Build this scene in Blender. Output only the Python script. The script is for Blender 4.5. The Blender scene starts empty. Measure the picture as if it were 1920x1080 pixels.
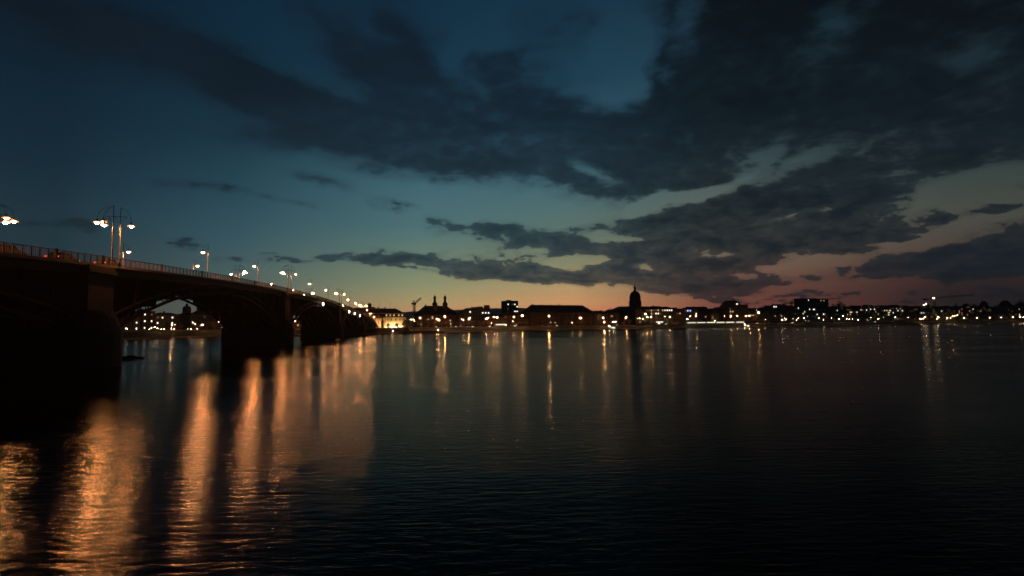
import bpy, math, random
import numpy as np
from mathutils import Vector, Matrix
R = math.radians
random.seed(7)
sc = bpy.context.scene
COL = sc.collection

# ------------------------------------------------------------------ camera
CAMZ = 4.8
F = 1060.0
cam_d = bpy.data.cameras.new('camera')
cam = bpy.data.objects.new('camera', cam_d); COL.objects.link(cam)
cam_d.sensor_width = 36.0
cam_d.lens = 36.0 * F / 1920.0
cam_d.clip_start = 0.1; cam_d.clip_end = 40000
CM = Matrix.Rotation(R(90 + 3.86), 4, 'X') @ Matrix.Rotation(-0.0115, 4, 'Z')
cam.matrix_world = Matrix.Translation((0, 0, CAMZ)) @ CM
sc.camera = cam
C0 = Vector((0, 0, CAMZ))
M3 = CM.to_3x3()

def ray(px, py): return (M3 @ Vector(((px - 960) / F, -(py - 540) / F, -1.0))).normalized()
def at(px, py, Y):
    d = ray(px, py); return C0 + d * (Y / d.y)
def on_plane(px, py, z=0.0):
    d = ray(px, py); return C0 + d * ((z - CAMZ) / d.z)
def pix(p):
    q = M3.transposed() @ (Vector(p) - C0)
    return 960 - F * q.x / q.z, 540 + F * q.y / q.z

# ------------------------------------------------------------------ render settings
sc.view_settings.view_transform = 'Standard'
sc.view_settings.look = 'None'
sc.view_settings.exposure = 0.0
sc.view_settings.gamma = 1.0
sc.render.engine = 'CYCLES'
cy = sc.cycles
cy.use_denoising = True
cy.max_bounces = 5; cy.glossy_bounces = 3; cy.diffuse_bounces = 2; cy.transmission_bounces = 2
cy.sample_clamp_indirect = 4.0
cy.caustics_reflective = False; cy.caustics_refractive = False

# ------------------------------------------------------------------ node helper
class NT:
    def __init__(s, nt): s.nt = nt; s.N = nt.nodes; s.L = nt.links
    def n(s, t, **kw):
        x = s.N.new(t)
        for k, v in kw.items(): setattr(x, k, v)
        return x
    def set(s, sock, v):
        if v is None: return
        if hasattr(v, 'is_output'): s.L.new(v, sock)
        else: sock.default_value = v
    def math(s, op, a, b=None, c=None, clamp=False):
        x = s.n('ShaderNodeMath', operation=op, use_clamp=clamp)
        s.set(x.inputs[0], a); s.set(x.inputs[1], b); s.set(x.inputs[2], c)
        return x.outputs[0]
    def vmath(s, op, a, b=None):
        x = s.n('ShaderNodeVectorMath', operation=op)
        s.set(x.inputs[0], a)
        if b is not None: s.set(x.inputs[1], b)
        return x.outputs['Value'] if op == 'LENGTH' else x.outputs[0]
    def maprange(s, v, a, b, c=0.0, d=1.0, smooth=True):
        x = s.n('ShaderNodeMapRange', interpolation_type='SMOOTHSTEP' if smooth else 'LINEAR')
        s.set(x.inputs[0], v)
        for i, q in enumerate((a, b, c, d)): s.set(x.inputs[i + 1], q)
        return x.outputs[0]
    def mix(s, f, a, b):
        x = s.n('ShaderNodeMix', data_type='RGBA')
        s.set(x.inputs[0], f); s.set(x.inputs[6], a); s.set(x.inputs[7], b)
        return x.outputs[2]
    def noise(s, vec, scale, detail=3, rough=0.5, dist=0.0):
        x = s.n('ShaderNodeTexNoise')
        s.set(x.inputs['Vector'], vec); x.inputs['Scale'].default_value = scale
        x.inputs['Detail'].default_value = detail; x.inputs['Roughness'].default_value = rough
        x.inputs['Distortion'].default_value = dist
        return x
    def mapping(s, vec, loc=(0,0,0), rot=(0,0,0), scale=(1,1,1), kind='POINT'):
        x = s.n('ShaderNodeMapping', vector_type=kind)
        s.set(x.inputs[0], vec); x.inputs[1].default_value = loc; x.inputs[2].default_value = rot; x.inputs[3].default_value = scale
        return x.outputs[0]
    def ramp(s, f, stops):
        x = s.n('ShaderNodeValToRGB'); s.set(x.inputs[0], f)
        e = x.color_ramp.elements
        while len(e) > 1: e.remove(e[-1])
        e[0].position = stops[0][0]; e[0].color = srgb(stops[0][1])
        for p, c in stops[1:]:
            k = e.new(p); k.color = srgb(c)
        return x.outputs[0]

def srgb(c):
    return tuple((v / 255 / 12.92 if v / 255 <= 0.04045 else ((v / 255 + 0.055) / 1.055) ** 2.4) for v in c) + (1.0,)

# ------------------------------------------------------------------ world: dusk sky
def dir_azel(px, py):
    d = ray(px, py); return math.atan2(d.x, d.y), math.asin(d.z)

world = bpy.data.worlds.new('World'); sc.world = world; world.use_nodes = True
def build_sky():
    nt = world.node_tree; nt.nodes.clear(); g = NT(nt)
    tc = g.n('ShaderNodeTexCoord').outputs['Generated']
    d = g.vmath('NORMALIZE', tc)
    sp = g.n('ShaderNodeSeparateXYZ'); g.set(sp.inputs[0], d)
    x, y, z = sp.outputs
    az = g.math('ARCTAN2', x, y)
    el = g.math('ARCSINE', z)
    ae = g.n('ShaderNodeCombineXYZ'); g.set(ae.inputs[0], az); g.set(ae.inputs[1], el)
    # clear-air colours by elevation at five azimuths (degrees, colour)
    S = 60.0
    cols = [(-39, [(0,(58,52,50)),(3,(46,58,62)),(6,(34,58,67)),(9,(30,56,68)),(14,(21,45,59)),(20,(16,38,52)),(27,(12,30,46)),(42,(8,16,24)),(60,(6,10,14))]),
            (-26, [(0,(112,92,80)),(2,(100,108,98)),(5,(78,106,106)),(8,(60,94,104)),(12,(44,78,92)),(17,(28,58,74)),(23,(19,48,64)),(29,(15,42,62)),(42,(8,16,24)),(60,(6,10,14))]),
            (-9,  [(0,(198,128,90)),(1.4,(204,150,102)),(2.6,(194,172,118)),(4,(164,168,126)),(7,(114,138,122)),(10,(84,122,126)),(14,(70,110,120)),(18,(46,82,98)),(24,(26,56,76)),(31,(19,48,68)),(42,(9,18,26)),(60,(6,10,14))]),
            (6,   [(0,(204,106,76)),(1.2,(226,136,92)),(2.4,(230,170,114)),(3.9,(208,174,122)),(6,(152,150,116)),(9,(102,124,112)),(12,(86,118,120)),(15,(70,108,118)),(19,(50,92,112)),(24,(32,68,88)),(31,(24,54,74)),(42,(10,20,30)),(60,(6,10,14))]),
            (20,  [(0,(104,56,52)),(1.5,(128,72,62)),(3,(128,82,70)),(5,(140,108,90)),(7,(126,114,96)),(10,(104,110,96)),(14,(76,96,98)),(19,(50,80,92)),(25,(36,66,82)),(31,(26,50,66)),(42,(9,16,22)),(60,(6,10,14))]),
            (38,  [(0,(26,27,29)),(1.5,(34,30,32)),(2.6,(48,36,36)),(4,(66,48,44)),(6,(84,74,66)),(8,(84,84,76)),(11,(66,78,74)),(14,(58,72,74)),(19,(38,56,66)),(27,(24,40,48)),(42,(8,14,18)),(60,(5,8,11))]),
            (75,  [(0,(16,18,20)),(5,(24,28,32)),(12,(24,34,40)),(25,(16,28,38)),(60,(8,14,22))])]
    eln = g.math('MULTIPLY', el, 180 / math.pi / S, clamp=True)
    base = None
    for i, (a, st) in enumerate(cols):
        c = g.ramp(eln, [(p / S, k) for p, k in st])
        if base is None: base = c
        else: base = g.mix(g.maprange(az, R(cols[i - 1][0]), R(a), smooth=False), base, c)
    base = g.mix(g.maprange(y, 0.35, -0.3), base, srgb((12, 22, 32)))
    gl = g.n('ShaderNodeVectorMath', operation='SCALE'); g.set(gl.inputs[0], base); g.set(gl.inputs[3], g.maprange(el, 0.0, R(5), 1.32, 0.94)); base = gl.outputs[0]
    # cloud layer: planar projection so that it foreshortens towards the horizon
    zz = g.math('ADD', g.math('MAXIMUM', z, 0.0), 0.10)
    cp = g.n('ShaderNodeCombineXYZ'); g.set(cp.inputs[0], g.math('DIVIDE', x, zz)); g.set(cp.inputs[1], g.math('DIVIDE', y, zz))
    pl = g.mapping(cp.outputs[0], rot=(0, 0, R(-14)), scale=(0.62, 1.0, 1))
    nA = g.noise(pl, 1.7, 9, 0.62, 0.35)
    nB = g.noise(g.mapping(ae.outputs[0], scale=(1, 2.0, 1)), 27.0, 8, 0.62, 0.2)
    nW = g.noise(g.mapping(ae.outputs[0], scale=(1, 2.2, 1)), 7.0, 4, 0.55)
    wv = g.vmath('SUBTRACT', nW.outputs['Color'], (0.5, 0.5, 0.5))
    wv = g.vmath('MULTIPLY', wv, (0.13, 0.055, 0))
    q = g.vmath('ADD', ae.outputs[0], wv)
    acc = 0.0
    blobs = [
     # high ragged bank, left
     (60,30,330,90,4,.85),(300,95,260,60,12,.75),(470,150,250,52,20,.75),(640,85,160,42,38,.8),(745,90,56,110,0,.65),
     (570,225,270,55,14,.85),(730,255,300,66,6,.9),(870,215,270,100,24,.9),(930,265,330,75,4,1.0),(1130,250,150,60,20,.6),(790,170,110,60,20,.6),
     (1000,185,130,66,35,.55),(935,120,50,36,0,.4),(1020,95,120,90,10,.5),(1110,30,160,50,0,.4),(700,30,200,40,10,.35),(1060,310,150,42,18,.8),(480,262,110,26,0,.45),
     # high ragged bank, right
     (1370,90,160,220,-15,1.3),(1450,220,290,170,0,1.1),(1690,130,400,200,-8,1.2),(1640,245,350,80,-4,1.0),(1870,200,240,170,0,1.1),
     (1270,240,150,80,0,.8),(1250,140,90,60,-50,.6),(1170,345,150,36,-2,.85),(1330,300,150,44,0,.7),(1560,10,240,70,0,.6),
     # mid bank
     (1330,405,240,42,-4,1.0),(1250,425,170,26,-2,.8),(1470,425,290,60,-3,1.1),(1600,395,170,42,-4,.9),(1700,390,90,26,0,.7),
     (1430,360,120,28,-8,.6),(1530,325,90,26,0,.4),(1380,470,220,34,0,.8),(1560,455,200,30,-6,.8),
     # right low bank
     (1740,490,280,38,-3,1.0),(1880,470,220,62,-3,1.15),(1830,392,90,12,-3,.75),(1930,345,110,12,-8,.6),(1700,437,70,10,-4,.7),(1930,395,40,10,-15,.6),
     # cumulus clumps over the glow
     (925,436,56,32,0,.95),(985,448,90,32,6,1.0),(1050,440,70,18,-10,.7),(1040,468,66,20,-10,.7),(1095,460,45,20,0,.55),(1135,478,62,30,-10,.85),
     (1185,462,50,20,0,.55),(910,487,56,16,4,.75),(838,420,44,19,10,.68),(868,425,22,10,0,.4),(1215,490,90,34,0,.7),
     # long low streak
     (690,487,80,14,4,.72),(770,488,100,23,6,.85),(790,478,50,12,0,.4),(860,508,140,17,7,.85),(960,508,150,22,2,.8),(1050,514,150,24,3,1.0),(1190,518,180,27,3,1.05),
     (1330,518,180,33,2,1.0),(1280,542,140,14,5,.75),(1430,525,120,16,-4,.75),(1400,492,140,22,0,.7),
     # scraps, left
     (352,344,60,13,6,.62),(425,355,40,16,12,.68),(498,375,28,11,8,.6),(600,337,85,15,8,.62),(745,380,60,12,12,.5),(560,377,40,9,6,.45),
     (95,410,120,18,4,.42),(560,491,58,10,2,.62),(440,483,60,8,0,.42),(335,454,38,13,0,.4),(520,475,50,7,0,.35),
     # stripes by the right horizon
     (1600,545,170,7,-3,.55),(1760,528,230,9,-5,.6),(1480,556,90,5,-3,.55),(1330,556,70,4,4,.5),(1870,556,260,16,-2,.5),(1390,548,60,4,0,.4)]
    holes = [(1790,365,210,32,-6,1.0),(1390,322,110,20,-22,.6),(1480,505,120,24,-4,1.0),(1735,440,70,22,-14,.95),(1260,372,80,16,-14,.8),(1165,440,90,13,2,.8),
     (1160,100,50,110,-10,.5),(1290,50,34,60,20,.4),(1560,55,80,45,-40,.42),(1850,100,80,34,-20,.38),(1075,492,80,14,0,.75),(1215,500,50,10,0,.6),(1500,310,110,18,-10,.45),
     (1500,405,90,9,-12,.45),(860,90,34,60,10,.4),(905,60,60,34,0,.35),(1640,540,140,9,-2,.6),(1845,405,90,10,0,.5),(1360,480,50,8,0,.45),(1115,320,60,18,25,.5),
     (1000,470,30,10,0,.5),(780,502,70,5,5,.5),(1240,135,20,50,-30,.3)]
    neg = 0.0
    for k_, (bx, by, rx, ry, rot, st) in enumerate(blobs + holes):
        a, e = dir_azel(bx, by)
        k = math.cos(math.atan2(bx - 960, F))
        sx = rx / F * k * k; sy = ry / F * k
        mp = g.mapping(q, loc=(a, e, 0), rot=(0, 0, -R(rot)), scale=(sx * 1.22, sy * 1.25, 1), kind='TEXTURE')
        gt = g.n('ShaderNodeTexGradient', gradient_type='SPHERICAL'); g.set(gt.inputs[0], mp)
        if k_ < len(blobs): acc = g.math('MULTIPLY_ADD', gt.outputs[1], st * 1.05, acc)
        else: neg = g.math('MULTIPLY_ADD', gt.outputs[1], st * 1.5, neg)
    # outside the framed part of the sky: scattered cloud from noise alone
    nO = g.noise(pl, 0.8, 5, 0.5)
    out = g.math('MULTIPLY', g.maprange(el, R(30), R(40)), 0.6)
    out = g.math('MAXIMUM', out, g.math('MULTIPLY', g.maprange(g.math('ABSOLUTE', az), R(42), R(55)), 0.6))
    out = g.math('MULTIPLY', out, g.maprange(nO.outputs[0], 0.4, 0.6))
    acc = g.math('ADD', acc, out)
    acc = g.math('SUBTRACT', g.math('MINIMUM', acc, 1.0), neg)
    nz = g.math('ADD', g.math('MULTIPLY', g.math('SUBTRACT', nA.outputs[0], 0.5), g.maprange(el, R(12), R(22), 1.5, 1.15)), g.math('MULTIPLY', g.math('SUBTRACT', nB.outputs[0], 0.5), g.maprange(el, R(7), R(18), 2.6, 1.0)))
    has = g.maprange(acc, 0.0, 0.22)
    nz = g.math('MULTIPLY', nz, g.math('ADD', g.math('MULTIPLY', has, 0.75), 0.25))
    f = g.math('ADD', acc, nz)
    soft = g.maprange(el, R(6), R(19), 0.14, 0.66)
    lo = g.math('SUBTRACT', 0.36, g.math('MULTIPLY', soft, 0.45)); hi = g.math('ADD', 0.36, soft)
    cov = g.maprange(f, lo, hi)
    veil = g.math('MULTIPLY', g.maprange(g.math('ADD', acc, g.math('MULTIPLY', nz, .55)), -.02, .55), .42)
    cov = g.math('MAXIMUM', cov, veil)
    dens = g.maprange(f, 0.3, 1.5)
    cc_l = g.ramp(eln, [(0,(44,48,54)),(3/S,(40,56,64)),(6/S,(34,54,66)),(10/S,(30,50,62)),(15/S,(26,43,55)),(22/S,(20,34,46)),(30/S,(18,31,43)),(1,(12,18,26))])
    cc_r = g.ramp(eln, [(0,(24,26,29)),(4/S,(25,36,43)),(8/S,(18,32,41)),(14/S,(15,26,35)),(22/S,(11,17,23)),(30/S,(11,14,18)),(1,(8,11,16))])
    cc = g.mix(g.maprange(az, R(2), R(22)), cc_l, cc_r)
    cc_ll = g.mix(g.maprange(az, R(-36), R(-14)), g.mix(0.45, srgb((16,24,32)), cc_l), cc)
    thin = g.mix(0.20, cc_ll, base)
    cloud = g.mix(dens, thin, g.mix(0.12, cc_ll, srgb((6, 8, 10))))
    # inner modelling of the cloud, from noise of its own
    nI = g.noise(pl, 3.1, 7, 0.6, 0.4)
    lum = g.maprange(nI.outputs[0], 0.30, 0.72, 0.84, 1.18, smooth=False)
    cloud = g.vmath('MULTIPLY', cloud, None) if False else cloud
    hs = g.n('ShaderNodeVectorMath', operation='SCALE'); g.set(hs.inputs[0], cloud); g.set(hs.inputs[3], lum)
    col = g.mix(g.math('MULTIPLY', cov, 0.96), base, hs.outputs[0])
    bg = g.n('ShaderNodeBackground'); g.set(bg.inputs[0], col); bg.inputs[1].default_value = 1.0
    wo = g.n('ShaderNodeOutputWorld'); g.L.new(bg.outputs[0], wo.inputs[0])
build_sky()
world.cycles.sampling_method = 'MANUAL'; world.cycles.sample_map_resolution = 256

# ------------------------------------------------------------------ materials
def mat(name, col, rough=0.8, metal=0.0, var=0.25, scale=2.0, bump=0.0, spec=0.3, stretch=(1,1,1)):
    m = bpy.data.materials.new(name); m.use_nodes = True
    g = NT(m.node_tree); b = g.N['Principled BSDF']
    tc = g.n('ShaderNodeTexCoord').outputs['Object']
    n = g.noise(g.mapping(tc, scale=stretch), scale, 5, 0.6)
    c1 = tuple(v * (1 - var) for v in col) + (1,); c2 = tuple(min(1, v * (1 + var)) for v in col) + (1,)
    g.set(b.inputs['Base Color'], g.mix(n.outputs[0], c1, c2))
    b.inputs['Roughness'].default_value = rough; b.inputs['Metallic'].default_value = metal
    b.inputs['Specular IOR Level'].default_value = spec
    if bump:
        bp = g.n('ShaderNodeBump'); bp.inputs['Strength'].default_value = bump; g.set(bp.inputs['Height'], n.outputs[0])
        g.L.new(bp.outputs[0], b.inputs['Normal'])
    return m
def brickmat(name, c1, c2, mortar, scale=1.0, bw=0.9, rh=0.4):
    m = bpy.data.materials.new(name); m.use_nodes = True
    g = NT(m.node_tree); b = g.N['Principled BSDF']
    tc = g.n('ShaderNodeTexCoord').outputs['Object']
    sx = g.n('ShaderNodeSeparateXYZ'); g.set(sx.inputs[0], tc)
    cb = g.n('ShaderNodeCombineXYZ'); g.set(cb.inputs[0], g.math('ADD', sx.outputs[0], sx.outputs[1])); g.set(cb.inputs[1], sx.outputs[2])
    t = g.n('ShaderNodeTexBrick'); g.set(t.inputs[0], cb.outputs[0])
    t.inputs['Color1'].default_value = c1 + (1,); t.inputs['Color2'].default_value = c2 + (1,); t.inputs['Mortar'].default_value = mortar + (1,)
    t.inputs['Scale'].default_value = scale; t.inputs['Brick Width'].default_value = bw; t.inputs['Row Height'].default_value = rh
    t.inputs['Mortar Size'].default_value = 0.03
    n = g.noise(tc, 0.6, 4)
    g.set(b.inputs['Base Color'], g.mix(g.maprange(n.outputs[0], .3, .8, 0, .5), t.outputs[0], tuple(v * .5 for v in c1) + (1,)))
    b.inputs['Roughness'].default_value = 0.85
    bp = g.n('ShaderNodeBump'); bp.inputs['Strength'].default_value = .4; bp.inputs['Distance'].default_value = .05
    g.set(bp.inputs['Height'], t.outputs[1]); bp.invert = True; g.L.new(bp.outputs[0], b.inputs['Normal'])
    return m
def emis(name, col, strength, sample=True):
    m = bpy.data.materials.new(name); m.use_nodes = True
    g = NT(m.node_tree); b = g.N['Principled BSDF']
    b.inputs['Base Color'].default_value = (.02, .02, .02, 1)
    b.inputs['Emission Color'].default_value = col + (1,); b.inputs['Emission Strength'].default_value = strength
    m.cycles.emission_sampling = 'AUTO' if sample else 'NONE'
    return m
MS = dict(
  stone=brickmat('dark_sandstone_blocks', (.05,.032,.025), (.04,.028,.022), (.02,.016,.013), 1.0, 1.3, .6),  # stone colours simply set dark overall
  steel=mat('painted_bridge_steel', (.02,.012,.010), .7, 0, .3, 1.5, 0, .08),
  steel_in=mat('dark_inner_steel', (.05,.045,.045), .7, .2, .3, 1.0),
  concrete=mat('concrete', (.14,.13,.12), .85, 0, .25, 1.2, .1),
  asphalt=mat('asphalt', (.05,.05,.05), .9, 0, .25, 4, .1),
  rail=mat('railing_paint', (.06,.022,.016), .5, .2, .2, 3),
  pole=mat('galvanised_pole', (.07,.06,.05), .45, .5, .15, 4),
  shade=mat('lamp_shade_metal', (.06,.06,.06), .5, .5, .15, 4),
  plaster=mat('cream_plaster', (.55,.45,.33), .85, 0, .18, .35),
  ochre=mat('ochre_plaster', (.12,.075,.045), .85, 0, .22, .3),
  grey=mat('grey_render', (.10,.095,.09), .85, 0, .22, .3),
  white=mat('white_render', (.55,.53,.50), .8, 0, .15, .3),
  redbrick=brickmat('red_brick_facade', (.075,.032,.022), (.06,.026,.02), (.07,.05,.04), .5),
  terrace=mat('buff_plaster', (.18,.13,.08), .85, 0, .2, .4),
  roof=mat('dark_slate_roof', (.035,.035,.04), .6, 0, .3, 1.5),
  tile=mat('brown_tile_roof', (.07,.04,.03), .75, 0, .3, 1.5),
  copper=mat('dark_copper_roof', (.04,.055,.05), .6, .2, .3, 1),
  glass=mat('dark_window_glass', (.015,.017,.02), .15, 0, .2, 1, 0, .5),
  bank=mat('grassy_embankment', (.02,.02,.012), .95, 0, .4, .15, .2),
  ground=mat('promenade_paving', (.08,.07,.06), .9, 0, .25, .3),
  quay=mat('quay_wall_stone', (.16,.13,.11), .85, 0, .35, .8, .3, stretch=(.4,.4,2)),
  coping=mat('quay_coping', (.20,.16,.13), .8, 0, .2, 1.0),
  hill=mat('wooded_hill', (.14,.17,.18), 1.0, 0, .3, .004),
  bark=mat('bare_bark', (.10,.07,.05), .9, 0, .3, 4),
  twig=mat('bare_twigs', (.12,.08,.05), .95, 0, .35, 1),
  leaf=mat('dark_evergreen_leaves', (.05,.06,.03), .9, 0, .4, 1),
  rock=mat('wet_riprap_rock', (.22,.12,.08), .5, 0, .4, 2, .3),
  crane=mat('crane_steel', (.20,.16,.06), .6, .3, .2, 1),
  carp=mat('dark_car_paint', (.03,.035,.05), .3, .4, .1, 1),
  carw=mat('silver_car_paint', (.35,.35,.36), .3, .4, .1, 1),
  rubber=mat('tyre_rubber', (.02,.02,.02), .9),
  hull=mat('dark_boat_hull', (.04,.04,.045), .6),
  buoy=mat('buoy_paint', (.12,.03,.02), .5),
  wood=mat('weathered_stake', (.06,.045,.035), .8),
)
LAMPC = (1.0, .44, .14)
E = dict(
  bridge=emis('sodium_bulb_bridge', (1.0, .38, .11), 1500),
  single=emis('sodium_bulb_single', (1.0, .37, .11), 4600),
  warm=emis('sodium_bulb', (1.0, .46, .16), 1200),
  white=emis('white_bulb', (1.0, .74, .42), 110),
  warmlow=emis('sodium_bulb_weaker', (1.0, .50, .18), 420),
  far=emis('sodium_bulb_distant', (1.0, .40, .13), 1500),
  glow=emis('amber_halo_glow', (1.0, .36, .07), 1.0, False),  # painted lamp halo: glow on a dish that is no lamp
  small=emis('small_lamp_glow', (1.0, .72, .42), 16),
  flood=emis('floodlight_glow', (1.0, .62, .24), 1500),
  w_warm=emis('window_glow_warm', (1.0, .62, .28), .9, False),
  w_yel=emis('window_glow_yellow', (1.0, .84, .45), 1.5, False),
  w_white=emis('window_glow_white', (1.0, .92, .74), 1.9, False),
  w_blue=emis('window_glow_blue', (.35, .45, 1.0), 2.6, False),
  w_red=emis('window_glow_red', (1.0, .22, .10), 1.0, False),
  w_dim=emis('window_glow_dim', (1.0, .62, .30), .14, False),
  bus=emis('bus_interior_glow', (1.0, .90, .62), 1.5, True),
  head=emis('headlamp_glow', (1.0, .92, .75), 16, True),
  tail=emis('tail_lamp_glow', (1.0, .05, .04), 2.2, True),
)
MS.update({'e_' + k: v for k, v in E.items()})

# ------------------------------------------------------------------ mesh builder
class MB:
    def __init__(s): s.v = []; s.f = []; s.sm = False
    def add(s, vs, fs):
        o = len(s.v); s.v += [tuple(v) for v in vs]; s.f += [tuple(i + o for i in f) for f in fs]; return s
    def box(s, x0, x1, y0, y1, z0, z1):
        return s.add([(x0,y0,z0),(x1,y0,z0),(x1,y1,z0),(x0,y1,z0),(x0,y0,z1),(x1,y0,z1),(x1,y1,z1),(x0,y1,z1)],
                     [(0,3,2,1),(4,5,6,7),(0,1,5,4),(1,2,6,5),(2,3,7,6),(3,0,4,7)])
    def prism(s, poly, z0, z1):
        n = len(poly)
        return s.add([(x,y,z0) for x,y in poly] + [(x,y,z1) for x,y in poly],
                     [tuple(range(n))[::-1], tuple(range(n, 2*n))] + [(i,(i+1)%n,n+(i+1)%n,n+i) for i in range(n)])
    def loft(s, rings, cap=True):
        n = len(rings[0]); vs = [p for r in rings for p in r]; fs = []
        for k in range(len(rings)-1):
            for i in range(n): fs.append((k*n+i, k*n+(i+1)%n, (k+1)*n+(i+1)%n, (k+1)*n+i))
        if cap: fs += [tuple(range(n))[::-1], tuple((len(rings)-1)*n+i for i in range(n))]
        return s.add(vs, fs)
    def lathe(s, prof, n=16, c=(0,0,0)):
        return s.loft([[(c[0]+r*math.cos(2*math.pi*i/n), c[1]+r*math.sin(2*math.pi*i/n), c[2]+z) for i in range(n)] for r, z in prof])
    def tube(s, path, rad, n=6):
        P = [Vector(p) for p in path]; rad = rad if isinstance(rad, (list, tuple)) else [rad]*len(P); rings = []
        for i, p in enumerate(P):
            t = (P[min(i+1,len(P)-1)] - P[max(i-1,0)]).normalized()
            a = t.orthogonal().normalized() if abs(t.z) < .95 else Vector((1,0,0)); a = (a - t*a.dot(t)).normalized(); b = t.cross(a)
            rings.append([tuple(p + (a*math.cos(2*math.pi*k/n) + b*math.sin(2*math.pi*k/n))*rad[i]) for k in range(n)])
        return s.loft(rings)
    def ball(s, c, r, sz=1.0, n=10, m=6):
        return s.lathe([(max(.001, r*math.sin(math.pi*k/m)), -r*sz*math.cos(math.pi*k/m)) for k in range(m+1)], n, c)
    def build(s, name, m, parent=None, smooth=False):
        me = bpy.data.meshes.new(name); me.from_pydata(s.v, [], s.f); me.update()
        me.materials.append(MS[m] if isinstance(m, str) else m)
        if smooth:
            me.polygons.foreach_set('use_smooth', [True]*len(me.polygons))
        o = bpy.data.objects.new(name, me); COL.objects.link(o); o.parent = parent
        return o
def tag(o, label=None, cat=None, group=None, kind=None):
    for k, v in (('label',label),('category',cat),('group',group),('kind',kind)):
        if v: o[k] = v
    return o
def thing(name, label, cat, loc=(0,0,0), rz=0.0, group=None):
    o = bpy.data.objects.new(name, None); COL.objects.link(o); o.location = loc; o.rotation_euler.z = rz
    o.empty_display_size = .5
    return tag(o, label, cat, group)
def copy_tree(o, parent=None):
    c = o.copy(); COL.objects.link(c); c.parent = parent
    for ch in o.children: copy_tree(ch, c)
    return c
ORD = ['first','second','third','fourth','fifth','sixth','seventh','eighth','ninth','tenth','eleventh','twelfth','thirteenth','fourteenth','fifteenth','sixteenth','seventeenth','eighteenth','nineteenth','twentieth']

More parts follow.
